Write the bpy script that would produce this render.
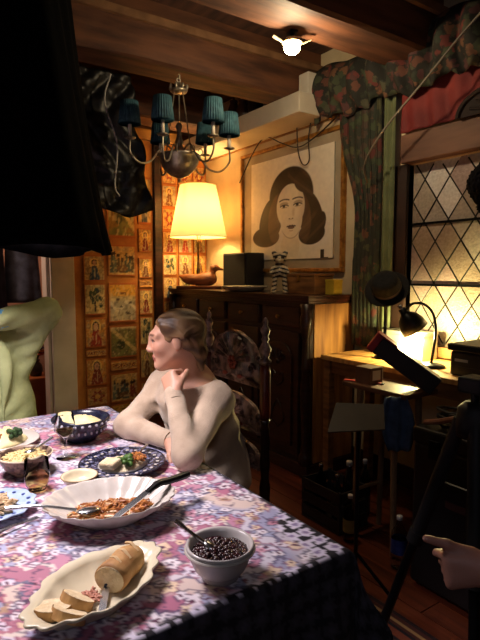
import bpy, bmesh, math, random
import numpy as np
from mathutils import Vector, Matrix, Euler

for o in list(bpy.data.objects):
    bpy.data.objects.remove(o)
S = bpy.context.scene
COL = S.collection
R = math.radians
rnd = random.Random(7)

# ---------------------------------------------------------------- camera
# world axes follow the room: +X runs along the poster wall towards the viewer, +Y into that wall
YAW = R(34.4)
PITCH = math.atan(48 / 520)
cam_data = bpy.data.cameras.new('camera')
cam_data.sensor_fit = 'VERTICAL'
cam_data.sensor_height = 24
cam_data.lens = 24 * 520 / 640
cam_data.clip_start = 0.02
cam = bpy.data.objects.new('camera', cam_data)
COL.objects.link(cam)
cam.location = (2.55, -2.29, 1.4)
_d = Vector((-math.cos(YAW) * math.cos(PITCH), math.sin(YAW) * math.cos(PITCH), -math.sin(PITCH)))
cam.rotation_euler = _d.to_track_quat('-Z', 'Y').to_euler()
S.camera = cam
RT = Vector((math.sin(YAW), math.cos(YAW), 0))      # to the viewer's right
FW = Vector((-math.cos(YAW), math.sin(YAW), 0))     # away from the viewer

# ---------------------------------------------------------------- world and exposure
S.view_settings.view_transform = 'Standard'
S.view_settings.look = 'None'
S.view_settings.gamma = 1
S.view_settings.use_curve_mapping = False
S.view_settings.exposure = 0.0
world = bpy.data.worlds.new('world')
S.world = world
world.use_nodes = True
world.node_tree.nodes['Background'].inputs[0].default_value = (0.10, 0.11, 0.16, 1)
world.node_tree.nodes['Background'].inputs[1].default_value = 0.25


# ---------------------------------------------------------------- helpers
def lin(c):
    if isinstance(c, str):
        c = tuple(int(c[i:i + 2], 16) / 255 for i in (0, 2, 4))
    return tuple(x / 12.92 if x <= .04045 else ((x + .055) / 1.055) ** 2.4 for x in c[:3])


def light(name, kind, loc, energy, color, parent=None, **kw):
    d = bpy.data.lights.new(name, kind)
    d.energy = energy
    d.color = color
    rot = kw.pop('rot', None)
    for k, v in kw.items():
        setattr(d, k, v)
    o = bpy.data.objects.new(name, d)
    COL.objects.link(o)
    o.location = loc
    if rot:
        o.rotation_euler = rot
    if parent:
        o.parent = parent
    return o


_mats = {}


def M(name, c1='808080', c2=None, rough=.6, metal=0., scale=6., bump=0., bscale=None, spec=.5, stretch=(1, 1, 1),
      sheen=0., coat=0., detail=4., alpha=1., trans=0., contrast=(.35, .65), attr=False, sub=0.):
    """procedural material: two colours mixed by noise, optional bump"""
    if name in _mats:
        return _mats[name]
    m = bpy.data.materials.new(name)
    m.use_nodes = True
    nt = m.node_tree
    b = nt.nodes['Principled BSDF']
    b.inputs['Roughness'].default_value = rough
    b.inputs['Metallic'].default_value = metal
    b.inputs['Specular IOR Level'].default_value = spec
    b.inputs['Sheen Weight'].default_value = sheen
    b.inputs['Coat Weight'].default_value = coat
    b.inputs['Alpha'].default_value = alpha
    b.inputs['Transmission Weight'].default_value = trans
    if sub:
        b.inputs['Subsurface Weight'].default_value = sub
        b.inputs['Subsurface Radius'].default_value = (.012, .005, .003)
    tc = nt.nodes.new('ShaderNodeTexCoord')
    mp = nt.nodes.new('ShaderNodeMapping')
    mp.inputs['Scale'].default_value = stretch
    nt.links.new(tc.outputs['Object'], mp.inputs['Vector'])
    nz = nt.nodes.new('ShaderNodeTexNoise')
    nz.inputs['Scale'].default_value = scale
    nz.inputs['Detail'].default_value = detail
    nt.links.new(mp.outputs['Vector'], nz.inputs['Vector'])
    if attr:
        at = nt.nodes.new('ShaderNodeAttribute')
        at.attribute_name = 'Col'
        nt.links.new(at.outputs['Color'], b.inputs['Base Color'])
    else:
        rp = nt.nodes.new('ShaderNodeValToRGB')
        rp.color_ramp.elements[0].position = contrast[0]
        rp.color_ramp.elements[1].position = contrast[1]
        rp.color_ramp.elements[0].color = (*lin(c1), 1)
        rp.color_ramp.elements[1].color = (*lin(c2 or c1), 1)
        nt.links.new(nz.outputs['Fac'], rp.inputs['Fac'])
        nt.links.new(rp.outputs['Color'], b.inputs['Base Color'])
    if bump:
        bp = nt.nodes.new('ShaderNodeBump')
        bp.inputs['Strength'].default_value = bump
        bp.inputs['Distance'].default_value = .01
        n2 = nz
        if bscale:
            n2 = nt.nodes.new('ShaderNodeTexNoise')
            n2.inputs['Scale'].default_value = bscale
            n2.inputs['Detail'].default_value = 3
            nt.links.new(mp.outputs['Vector'], n2.inputs['Vector'])
        nt.links.new(n2.outputs['Fac'], bp.inputs['Height'])
        nt.links.new(bp.outputs['Normal'], b.inputs['Normal'])
    _mats[name] = m
    return m


def floral(name, ground, cols, scale=14., rough=.85, thr=.34):
    """printed floral fabric: blossoms from voronoi cells on a dark ground"""
    if name in _mats:
        return _mats[name]
    m = bpy.data.materials.new(name)
    m.use_nodes = True
    nt = m.node_tree
    b = nt.nodes['Principled BSDF']
    b.inputs['Roughness'].default_value = rough
    tc = nt.nodes.new('ShaderNodeTexCoord')
    nz = nt.nodes.new('ShaderNodeTexNoise')
    nz.inputs['Scale'].default_value = 30
    ad = nt.nodes.new('ShaderNodeMixRGB')
    ad.blend_type = 'ADD'
    ad.inputs['Fac'].default_value = .06
    nt.links.new(tc.outputs['Object'], ad.inputs['Color1'])
    nt.links.new(tc.outputs['Object'], nz.inputs['Vector'])
    nt.links.new(nz.outputs['Color'], ad.inputs['Color2'])
    v = nt.nodes.new('ShaderNodeTexVoronoi')
    v.inputs['Scale'].default_value = scale
    nt.links.new(ad.outputs['Color'], v.inputs['Vector'])
    sp = nt.nodes.new('ShaderNodeSeparateColor')
    nt.links.new(v.outputs['Color'], sp.inputs['Color'])
    rp = nt.nodes.new('ShaderNodeValToRGB')
    rp.color_ramp.interpolation = 'CONSTANT'
    el = rp.color_ramp.elements
    for i, c in enumerate(cols):
        e = el[i] if i < 2 else el.new(i / len(cols))
        e.position = i / len(cols)
        e.color = (*lin(c), 1)
    nt.links.new(sp.outputs['Red'], rp.inputs['Fac'])
    pet = nt.nodes.new('ShaderNodeValToRGB')
    pet.color_ramp.elements[0].position = thr
    pet.color_ramp.elements[0].color = (1, 1, 1, 1)
    pet.color_ramp.elements[1].position = thr + .14
    pet.color_ramp.elements[1].color = (0, 0, 0, 1)
    nt.links.new(v.outputs['Distance'], pet.inputs['Fac'])
    mx = nt.nodes.new('ShaderNodeMixRGB')
    mx.inputs['Color1'].default_value = (*lin(ground), 1)
    nt.links.new(pet.outputs['Color'], mx.inputs['Fac'])
    nt.links.new(rp.outputs['Color'], mx.inputs['Color2'])
    nt.links.new(mx.outputs['Color'], b.inputs['Base Color'])
    _mats[name] = m
    return m


def emis(name, color, strength):
    if name in _mats:
        return _mats[name]
    m = bpy.data.materials.new(name)
    m.use_nodes = True
    b = m.node_tree.nodes['Principled BSDF']
    b.inputs['Base Color'].default_value = (*color, 1)
    b.inputs['Emission Color'].default_value = (*color, 1)
    b.inputs['Emission Strength'].default_value = strength
    _mats[name] = m
    return m


def glassy(name, color, rough=.02, ior=1.07):
    """clear glass or clear liquid, thin look"""
    if name in _mats:
        return _mats[name]
    m = bpy.data.materials.new(name)
    m.use_nodes = True
    b = m.node_tree.nodes['Principled BSDF']
    b.inputs['Base Color'].default_value = (*lin(color), 1)
    b.inputs['Transmission Weight'].default_value = 1
    b.inputs['Roughness'].default_value = rough
    b.inputs['IOR'].default_value = ior
    _mats[name] = m
    return m


def finish(name, me, mat, parent=None, smooth=True, loc=None, rot=None, label=None):
    o = bpy.data.objects.new(name, me)
    COL.objects.link(o)
    if mat:
        me.materials.append(mat)
    if smooth:
        me.polygons.foreach_set('use_smooth', [True] * len(me.polygons))
        if smooth == 'auto':
            me.set_sharp_from_angle(angle=R(38))
    if parent:
        o.parent = parent
    if loc is not None:
        o.location = loc
    if rot is not None:
        o.rotation_euler = rot
    if label:
        o['label'] = label
    return o


def obj(name, bm, mat, parent=None, smooth='auto', bevel=0., loc=None, rot=None, label=None):
    if bevel:
        bmesh.ops.bevel(bm, geom=[e for e in bm.edges], offset=bevel, segments=2, affect='EDGES', profile=.5, clamp_overlap=True)
    bmesh.ops.recalc_face_normals(bm, faces=bm.faces[:])
    me = bpy.data.meshes.new(name)
    bm.to_mesh(me)
    bm.free()
    return finish(name, me, mat, parent, smooth, loc, rot, label)


def tag(o, label, cat, group=None, kind=None):
    o['label'] = label
    o['category'] = cat
    if group:
        o['group'] = group
    if kind:
        o['kind'] = kind
    return o


def thing(name, label, cat, loc=(0, 0, 0), rz=0., group=None):
    o = bpy.data.objects.new(name, None)
    COL.objects.link(o)
    o.empty_display_size = .1
    o.location = loc
    o.rotation_euler = (0, 0, rz)
    return tag(o, label, cat, group)


def struct(name, bm, mat, smooth=False, bevel=0., label=None):
    o = obj(name, bm, mat, None, smooth, bevel)
    o['kind'] = 'structure'
    if label:
        o['label'] = label
    return o


def dup(root, loc, rz=None, label=None):
    r = root.copy()
    COL.objects.link(r)
    r.location = loc
    if rz is not None:
        r.rotation_euler = (0, 0, rz)
    if label:
        r['label'] = label
    for ch in list(root.children):
        c = ch.copy()
        COL.objects.link(c)
        c.parent = r
        for g in ch.children:
            d = g.copy()
            COL.objects.link(d)
            d.parent = c
    return r


def B():
    return bmesh.new()


def box(bm, lo, hi, mtx=None):
    lo = Vector(lo)
    hi = Vector(hi)
    vs = [bm.verts.new((x, y, z)) for x in (lo.x, hi.x) for y in (lo.y, hi.y) for z in (lo.z, hi.z)]
    for f in ((0, 1, 3, 2), (4, 6, 7, 5), (0, 4, 5, 1), (2, 3, 7, 6), (0, 2, 6, 4), (1, 5, 7, 3)):
        bm.faces.new([vs[i] for i in f])
    if mtx:
        for v in vs:
            v.co = mtx @ v.co
    return bm


def rings(bm, rs, cap=True, closed=True):
    """skin a list of rings (lists of points); a ring of one point is a pole"""
    vr = [[bm.verts.new(p) for p in r] for r in rs]
    for a, b in zip(vr, vr[1:]):
        n = max(len(a), len(b))
        m = n if closed else n - 1
        for i in range(m):
            j = (i + 1) % n
            if len(a) == 1 and len(b) > 1:
                bm.faces.new((a[0], b[j], b[i]))
            elif len(b) == 1 and len(a) > 1:
                bm.faces.new((a[i], a[j], b[0]))
            elif len(a) > 1:
                bm.faces.new((a[i], a[j], b[j], b[i]))
    if cap and closed:
        for r in (vr[0], vr[-1]):
            if len(r) > 2:
                bm.faces.new(r)
    return bm


def lathe(bm, prof, seg=20, mtx=None, rfun=None, sx=1., sy=1., cap=True):
    """prof: (radius, z) list; rfun(theta, r, i) scales the radius"""
    rs = []
    for i, (r, z) in enumerate(prof):
        if r < 1e-6:
            ring = [Vector((0, 0, z))]
        else:
            ring = []
            for k in range(seg):
                t = 2 * math.pi * k / seg
                q = r * (rfun(t, r, i) if rfun else 1)
                ring.append(Vector((q * math.cos(t) * sx, q * math.sin(t) * sy, z)))
        if mtx:
            ring = [mtx @ p for p in ring]
        rs.append(ring)
    return rings(bm, rs, cap)


def tube(bm, pts, r, seg=8, cap=True):
    pts = [Vector(p) for p in pts]
    n = len(pts)
    rr = r if isinstance(r, (list, tuple)) else [r] * n
    t0 = (pts[1] - pts[0]).normalized()
    u = t0.orthogonal().normalized()
    rs = []
    for i, p in enumerate(pts):
        t = (pts[min(i + 1, n - 1)] - pts[max(i - 1, 0)]).normalized()
        u = (u - t * u.dot(t))
        u = u.normalized() if u.length > 1e-6 else t.orthogonal().normalized()
        w = t.cross(u)
        rs.append([p + (u * math.cos(2 * math.pi * k / seg) + w * math.sin(2 * math.pi * k / seg)) * rr[i] for k in range(seg)])
    return rings(bm, rs, cap)


def spline(pts, n=8):
    """catmull-rom through pts"""
    P = [Vector(p) for p in pts]
    P = [P[0] * 2 - P[1]] + P + [P[-1] * 2 - P[-2]]
    out = []
    for i in range(1, len(P) - 2):
        for k in range(n):
            t = k / n
            a, b, c, d = P[i - 1:i + 3]
            out.append(.5 * ((2 * b) + (c - a) * t + (2 * a - 5 * b + 4 * c - d) * t * t + (3 * b - a - 3 * c + d) * t ** 3))
    out.append(P[-2])
    return out


def prism(bm, outline, depth, mtx=None):
    """outline in local XZ, extruded along Y from -depth/2 to depth/2"""
    a = [bm.verts.new((x, -depth / 2, z)) for x, z in outline]
    b = [bm.verts.new((x, depth / 2, z)) for x, z in outline]
    bm.faces.new(a)
    bm.faces.new(b[::-1])
    n = len(a)
    for i in range(n):
        bm.faces.new((a[i], a[(i + 1) % n], b[(i + 1) % n], b[i]))
    if mtx:
        for v in a + b:
            v.co = mtx @ v.co
    return bm


def ball(bm, c, r, seg=10, rz=None, mtx=None):
    """ellipsoid"""
    r = (r, r, r) if isinstance(r, (int, float)) else r
    T = Matrix.Translation(c)
    if mtx:
        T = T @ mtx
    pr = [(math.sin(math.pi * i / seg), -math.cos(math.pi * i / seg)) for i in range(seg + 1)]
    return lathe(bm, pr, max(8, seg + 2), T @ Matrix.Diagonal((r[0], r[1], r[2], 1)))


def tri_mesh(name, v, f):
    """fast mesh from numpy vertices and quads"""
    me = bpy.data.meshes.new(name)
    me.vertices.add(len(v))
    me.vertices.foreach_set('co', np.asarray(v, np.float32).ravel())
    f = np.asarray(f, np.int32)
    me.loops.add(f.size)
    me.loops.foreach_set('vertex_index', f.ravel())
    me.polygons.add(len(f))
    me.polygons.foreach_set('loop_start', np.arange(0, f.size, f.shape[1], dtype=np.int32))
    me.polygons.foreach_set('loop_total', np.full(len(f), f.shape[1], np.int32))
    me.update(calc_edges=True)
    me.validate()
    return me


def colors(me, rgb):
    a = me.color_attributes.new('Col', 'FLOAT_COLOR', 'POINT')
    c = np.ones((len(me.vertices), 4), np.float32)
    c[:, :3] = rgb
    a.data.foreach_set('color', c.ravel())


LIN = lambda c: np.array(lin(c), np.float32)


def paint_panel(name, w, h, th, nx, ny, fn, mat, parent=None, loc=None, rot=None):
    """flat printed panel in local XZ, front towards -Y, with thickness; fn(u, v) -> rgb (u right, v up)"""
    gx, gz = np.meshgrid(np.linspace(0, 1, nx), np.linspace(0, 1, ny), indexing='ij')
    u, v = gx.ravel(), gz.ravel()
    P = np.stack([(u - .5) * w, np.full_like(u, -th / 2), (v - .5) * h], 1)
    rgb = fn(u, v)
    idx = np.arange(nx * ny).reshape(nx, ny)
    q = np.stack([idx[:-1, :-1], idx[1:, :-1], idx[1:, 1:], idx[:-1, 1:]], -1).reshape(-1, 4)
    n0 = len(P)
    c = np.array([[-w / 2, th / 2, -h / 2], [w / 2, th / 2, -h / 2], [w / 2, th / 2, h / 2], [-w / 2, th / 2, h / 2]])
    f0 = c.copy()
    f0[:, 1] = -th / 2 + .0004
    P = np.concatenate([P, c, f0])
    e = np.array([[1, 0, 3, 2], [0, 1, 5, 4], [1, 2, 6, 5], [2, 3, 7, 6], [3, 0, 4, 7]]) + n0
    q = np.concatenate([q, e])
    me = tri_mesh(name, P, q)
    colors(me, np.concatenate([rgb, np.repeat(rgb[:1] * .7, 8, 0)]))
    return finish(name, me, mat, parent, False, loc, rot)


# ---------------------------------------------------------------- signed-distance modelling for bodies
class Sdf:
    def __init__(s):
        s.p = []

    def cone(s, a, b, r1, r2, k=.02, op=1, flat=None):
        s.p.append(('c', np.array(a, float), np.array(b, float), r1, r2, k, op))
        return s

    def chain(s, pts, rs, k=.012):
        for (a, b, r1, r2) in zip(pts, pts[1:], rs, rs[1:]):
            s.cone(a, b, r1, r2, k)
        return s

    def ell(s, c, r, k=.02, op=1, rot=None):
        r = np.array((r, r, r) if isinstance(r, (int, float)) else r, float)
        m = np.array(rot.to_3x3() if rot else Matrix.Identity(3))
        s.p.append(('e', np.array(c, float), r, m, None, k, op))
        return s

    def half(s, c, n, k=.01):
        """cut away everything on the side the normal points to"""
        n = np.array(n, float)
        s.p.append(('h', np.array(c, float), n / np.linalg.norm(n), None, None, k, -1))
        return s

    def mesh(s, name, vox, noise=None):
        lo, hi = [], []
        for q in s.p:
            if q[-1] < 0:
                continue
            if q[0] == 'c':
                r = max(q[3], q[4])
                lo.append(np.minimum(q[1], q[2]) - r)
                hi.append(np.maximum(q[1], q[2]) + r)
            elif q[0] == 'e':
                lo.append(q[1] - q[2].max())
                hi.append(q[1] + q[2].max())
        org = np.min(lo, 0) - .03
        n = np.ceil((np.max(hi, 0) + .03 - org) / vox).astype(int) + 1
        f = np.full(n, .5, np.float32)
        ax = [org[i] + np.arange(n[i]) * vox for i in range(3)]
        for q in s.p:
            k, op = q[-2], q[-1]
            if q[0] == 'c':
                r = max(q[3], q[4])
                l, h = np.minimum(q[1], q[2]) - r, np.maximum(q[1], q[2]) + r
            elif q[0] == 'e':
                l, h = q[1] - q[2].max(), q[1] + q[2].max()
            else:
                l, h = org, org + n * vox
            pad = k + 3 * vox + .01
            i0 = np.clip(np.floor((l - pad - org) / vox).astype(int), 0, n)
            i1 = np.clip(np.ceil((h + pad - org) / vox).astype(int) + 1, 0, n)
            sl = tuple(slice(a, b) for a, b in zip(i0, i1))
            X, Y, Z = np.meshgrid(*[ax[i][sl[i]] for i in range(3)], indexing='ij')
            P = np.stack([X, Y, Z], -1)
            if q[0] == 'c':
                ab = q[2] - q[1]
                t = np.clip(((P - q[1]) @ ab) / max(ab @ ab, 1e-9), 0, 1)
                d = np.linalg.norm(P - q[1] - t[..., None] * ab, axis=-1) - (q[3] + (q[4] - q[3]) * t)
            elif q[0] == 'e':
                L = (P - q[1]) @ q[3]
                k0 = np.linalg.norm(L / q[2], axis=-1)
                k1 = np.linalg.norm(L / q[2] ** 2, axis=-1)
                d = np.where(k1 > 1e-6, k0 * (k0 - 1) / np.maximum(k1, 1e-6), -q[2].min())
            else:
                d = -((P - q[1]) @ q[2])
            a = f[sl]
            if op > 0:
                hh = np.maximum(k - np.abs(a - d), 0) / k
                f[sl] = np.minimum(a, d) - hh * hh * k / 4
            else:
                hh = np.maximum(k - np.abs(a + d), 0) / k
                f[sl] = np.maximum(a, -d) + hh * hh * k / 4
        if noise is not None:
            X, Y, Z = np.meshgrid(*ax, indexing='ij')
            f += noise(X, Y, Z)
        return net(name, f, org, vox)


def net(name, f, org, vox):
    s = f < 0
    c = np.zeros(np.array(f.shape) - 1, np.int8)
    nx, ny, nz = c.shape
    for i in (0, 1):
        for j in (0, 1):
            for k in (0, 1):
                c += s[i:i + nx, j:j + ny, k:k + nz]
    mask = (c > 0) & (c < 8)
    idx = np.full(c.shape, -1, np.int64)
    cells = np.argwhere(mask)
    idx[mask] = np.arange(len(cells))
    acc = np.zeros((len(cells), 3))
    cnt = np.zeros(len(cells))
    cor = [np.array((i, j, k)) for i in (0, 1) for j in (0, 1) for k in (0, 1)]
    for a in cor:
        for ax_ in range(3):
            if a[ax_]:
                continue
            b = a.copy()
            b[ax_] = 1
            pa, pb = cells + a, cells + b
            fa, fb = f[tuple(pa.T)], f[tuple(pb.T)]
            m = (fa < 0) != (fb < 0)
            t = np.where(m, fa / np.where(m, fa - fb, 1), 0)
            acc += np.where(m[:, None], a + (b - a) * t[:, None], 0)
            cnt += m
    v = (cells + acc / np.maximum(cnt, 1)[:, None]) * vox + org
    Q = []
    for ax_ in range(3):
        o1, o2 = [(1, 2), (2, 0), (0, 1)][ax_]
        a = s
        sl0 = [slice(None)] * 3
        sl1 = [slice(None)] * 3
        sl0[ax_] = slice(0, -1)
        sl1[ax_] = slice(1, None)
        ch = s[tuple(sl0)] != s[tuple(sl1)]
        e = np.argwhere(ch)
        e = e[(e[:, o1] > 0) & (e[:, o2] > 0) & (e[:, o1] < c.shape[o1]) & (e[:, o2] < c.shape[o2])]
        ins = s[tuple(e.T)]
        d1 = np.zeros(3, int)
        d1[o1] = 1
        d2 = np.zeros(3, int)
        d2[o2] = 1
        g = lambda p: idx[tuple(p.T)]
        q = np.stack([g(e - d1 - d2), g(e - d2), g(e), g(e - d1)], 1)
        q[~ins] = q[~ins][:, ::-1]
        Q.append(q)
    q = np.concatenate(Q)
    q = q[(q >= 0).all(1)]
    return tri_mesh(name, v, q)


def relax(me, it=2, lam=.5):
    """light laplacian smoothing"""
    n = len(me.vertices)
    co = np.empty(n * 3, np.float32)
    me.vertices.foreach_get('co', co)
    co = co.reshape(-1, 3)
    ed = np.empty(len(me.edges) * 2, np.int32)
    me.edges.foreach_get('vertices', ed)
    ed = ed.reshape(-1, 2)
    for _ in range(it):
        acc = np.zeros_like(co)
        cnt = np.zeros(n)
        for a, b in ((0, 1), (1, 0)):
            np.add.at(acc, ed[:, a], co[ed[:, b]])
            np.add.at(cnt, ed[:, a], 1)
        co = co + lam * (acc / np.maximum(cnt, 1)[:, None] - co)
    me.vertices.foreach_set('co', co.ravel())
    me.update()
    return co


def hash2(i, j, s=0):
    x = np.sin(i * 127.1 + j * 311.7 + s * 74.7) * 43758.5453
    return x - np.floor(x)


def vnoise(x, y, s=0):
    i, j = np.floor(x), np.floor(y)
    a, b = x - i, y - j
    a, b = a * a * (3 - 2 * a), b * b * (3 - 2 * b)
    return (hash2(i, j, s) * (1 - a) + hash2(i + 1, j, s) * a) * (1 - b) + (hash2(i, j + 1, s) * (1 - a) + hash2(i + 1, j + 1, s) * a) * b


def sstep(a, b, x):
    t = np.clip((x - a) / (b - a), 0, 1)
    return t * t * (3 - 2 * t)


def over(base, col, m):
    return base * (1 - m[:, None]) + LIN(col)[None] * m[:, None]


# ================================================================ materials
wood_dark = M('dark_wood', '160a07', '3a1c12', .38, scale=5, stretch=(1, 1, 8), bump=.15, coat=.2)
wood_beam = M('beam_wood', '3e2316', '6b422a', .7, scale=4, stretch=(4, .6, 4), bump=.4)
wood_ceil = M('ceiling_wood', '35221a', '57382a', .8, scale=3, stretch=(1, 5, 1), bump=.2)
wood_floor = M('floor_wood', '4a1e10', '70341c', .42, scale=4, stretch=(.7, 8, 1), bump=.15)
wood_mid = M('mid_wood', '6b4526', '9a6b3c', .5, scale=5, stretch=(1, 1, 6), bump=.12)
wood_light = M('light_wood', 'a06b34', 'd09a58', .55, scale=5, stretch=(6, 1, 1), bump=.1)
wall_cream = M('cream_plaster', 'c6b08c', 'ddcba6', .85, scale=3, bump=.15, bscale=40)
white_paint = M('white_paint', 'cac4be', 'e0dad4', .6, scale=4, bump=.05)
black_cloth = M('black_cloth', '030304', '060506', 1., scale=20, bump=.3, spec=.02)
black_matte = M('black_matte', '0b0a0c', '161418', .6, scale=10)
black_metal = M('black_metal', '0a0a0b', '17171a', .35, metal=.6)
brass = M('aged_brass', '8a6a3a', 'b99657', .3, metal=.95, scale=30)
gold = M('gold_leaf', '8a5a24', 'c08a3e', .42, metal=.5, scale=20, bump=.1)
chrome = M('steel', 'b8b8ba', 'd8d8da', .22, metal=1.)
attr_matte = M('printed_paint', attr=True, rough=.7, bump=.05, scale=60)

# ================================================================ room shell
WY, BX, ZC = .47, -2.1, 3.0          # poster wall, back wall, ceiling

floor = struct('floor', box(B(), (-4.4, -3.75, -.12), (3.75, .62, -.02)), M('subfloor', '1a0c07', '241109', .9))
pl_w, gap = .128, .004
pm = None
k = 0
y = -3.6
while y < WY - .01:
    off = -4.3 + (k % 3) * .55
    x = -4.3
    cuts = [x] + [c for c in (off + 1.35, off + 3.4, off + 5.6) if c < 3.5] + [3.6]
    for a, b_ in zip(cuts, cuts[1:]):
        L = b_ - a
        if pm is None:
            bm = box(B(), (0, 0, -.02), (1, pl_w - gap, 0))
            p0 = obj('plank', bm, wood_floor, floor, False)
            pm = p0.data
            p = p0
        else:
            p = bpy.data.objects.new('plank', pm)
            COL.objects.link(p)
            p.parent = floor
        p.location = (a + .002, y, rnd.uniform(-.0012, .0008))
        p.scale = (L - .004, 1, 1)
    y += pl_w
    k += 1

struct('ceiling', box(B(), (-4.4, -3.75, ZC), (3.75, .62, ZC + .1)), wood_ceil)


def beam(n, x0, x1, y1=WY, label=None):
    bm = B()
    segs = 16
    rs = []
    for i in range(segs + 1):
        y_ = -3.6 + (y1 + 3.6) * i / segs
        j = lambda: rnd.uniform(-.006, .006)
        rs.append([(x0 + j(), y_, ZC), (x0 + j(), y_, 2.665), (x0 + .02 + j(), y_, 2.65 + j() * .5), (x1 - .02 + j(), y_, 2.65 + j() * .5), (x1 + j(), y_, 2.665), (x1 + j(), y_, ZC)])
    rings(bm, rs)
    o = struct('trim_%d' % n, bm, wood_beam, label=label)
    return o


beam(1, -.68, -.42, label='heavy brown ceiling beam over the chandelier')
beam(2, .31, .61, label='brown ceiling beam carrying the small bright work lamp')
beam(3, -1.72, -1.46, .14, label='brown ceiling beam nearest the back wall')
beam(4, 1.5, 1.78, label='brown ceiling beam nearest the viewer')
for n, x in ((5, -.415), (6, .615)):
    struct('trim_%d' % n, box(B(), (x, -3.6, 2.86), (x + .03, WY, 2.905)), M('pale_trim', '6a4a30', '8a6444', .7, scale=8), label='pale moulding strip along the top of a ceiling beam')

# poster wall with the window opening
WX0, WX1, WZ0, WZ1 = .40, 1.62, .95, 2.07
bm = B()
box(bm, (-2.25, WY, 0), (WX0, WY + .15, ZC))
box(bm, (WX1, WY, 0), (3.75, WY + .15, ZC))
box(bm, (WX0, WY, 0), (WX1, WY + .15, WZ0))
box(bm, (WX0, WY, WZ1), (WX1, WY + .15, ZC))
struct('wall_right', bm, wall_cream)
# back wall with a doorway on its left
bm = B()
box(bm, (BX - .12, -1.10, 0), (BX, WY, ZC))
box(bm, (BX - .12, -3.6, 0), (BX, -2.0, ZC))
box(bm, (BX - .12, -2.0, 2.12), (BX, -1.10, ZC))
struct('wall_back', bm, wall_cream)
struct('wall_left', box(B(), (-4.4, -3.75, 0), (3.75, -3.6, ZC)), M('dim_plaster', '5a4638', '70584a', .9))
struct('wall_front', box(B(), (3.6, -3.6, 0), (3.75, WY, ZC)), M('dim_plaster'))
bm = B()
box(bm, (-4.0, -3.6, 0), (-3.9, -.6, ZC))
box(bm, (-3.9, -.72, 0), (BX - .12, -.6, ZC))
struct('wall_hall', bm, M('hall_plaster', '9a786a', 'b08e80', .85), label='dim pinkish wall of the hall beyond the doorway')
# white door jamb between hall and painted closet doors
jb = B()
box(jb, (BX - .13, -1.105, 0), (BX + .05, -.90, 2.2))
box(jb, (BX - .13, -1.135, 0), (BX + .02, -1.105, 2.14))
struct('trim_7', jb, white_paint, bevel=.006, label='white painted door jamb left of the painted closet door')
struct('trim_8', box(B(), (BX - .13, -2.0, 2.12), (BX + .03, -1.105, 2.2)), white_paint, label='white painted head casing over the doorway')
struct('baseboard_right', box(B(), (-2.1, WY - .02, 0), (3.6, WY, .14)), wood_dark)

# white boxed soffit on the poster wall
struct('trim_9', box(B(), (BX, .15, 2.51), (-.29, WY, 2.65)), M('soffit_white', 'cfc4b0', 'e2d8c4', .7, scale=3), bevel=.006, label='white boxed soffit ledge above the framed portrait')
struct('trim_10', box(B(), (BX, .44, 2.505), (-.12, WY, 2.53)), gold, label='thin gilt moulding under the soffit')

# ---------------------------------------------------------------- painted closet doors (rows of little pictures)
PAL = dict(o='d08a3c', y='e3b358', r='b23a22', g='5d6b3a', b='4a5a6a', d='3a2a1e', c='ecd9a8', t='6f8a7a', w='e9e0c4')


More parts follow.
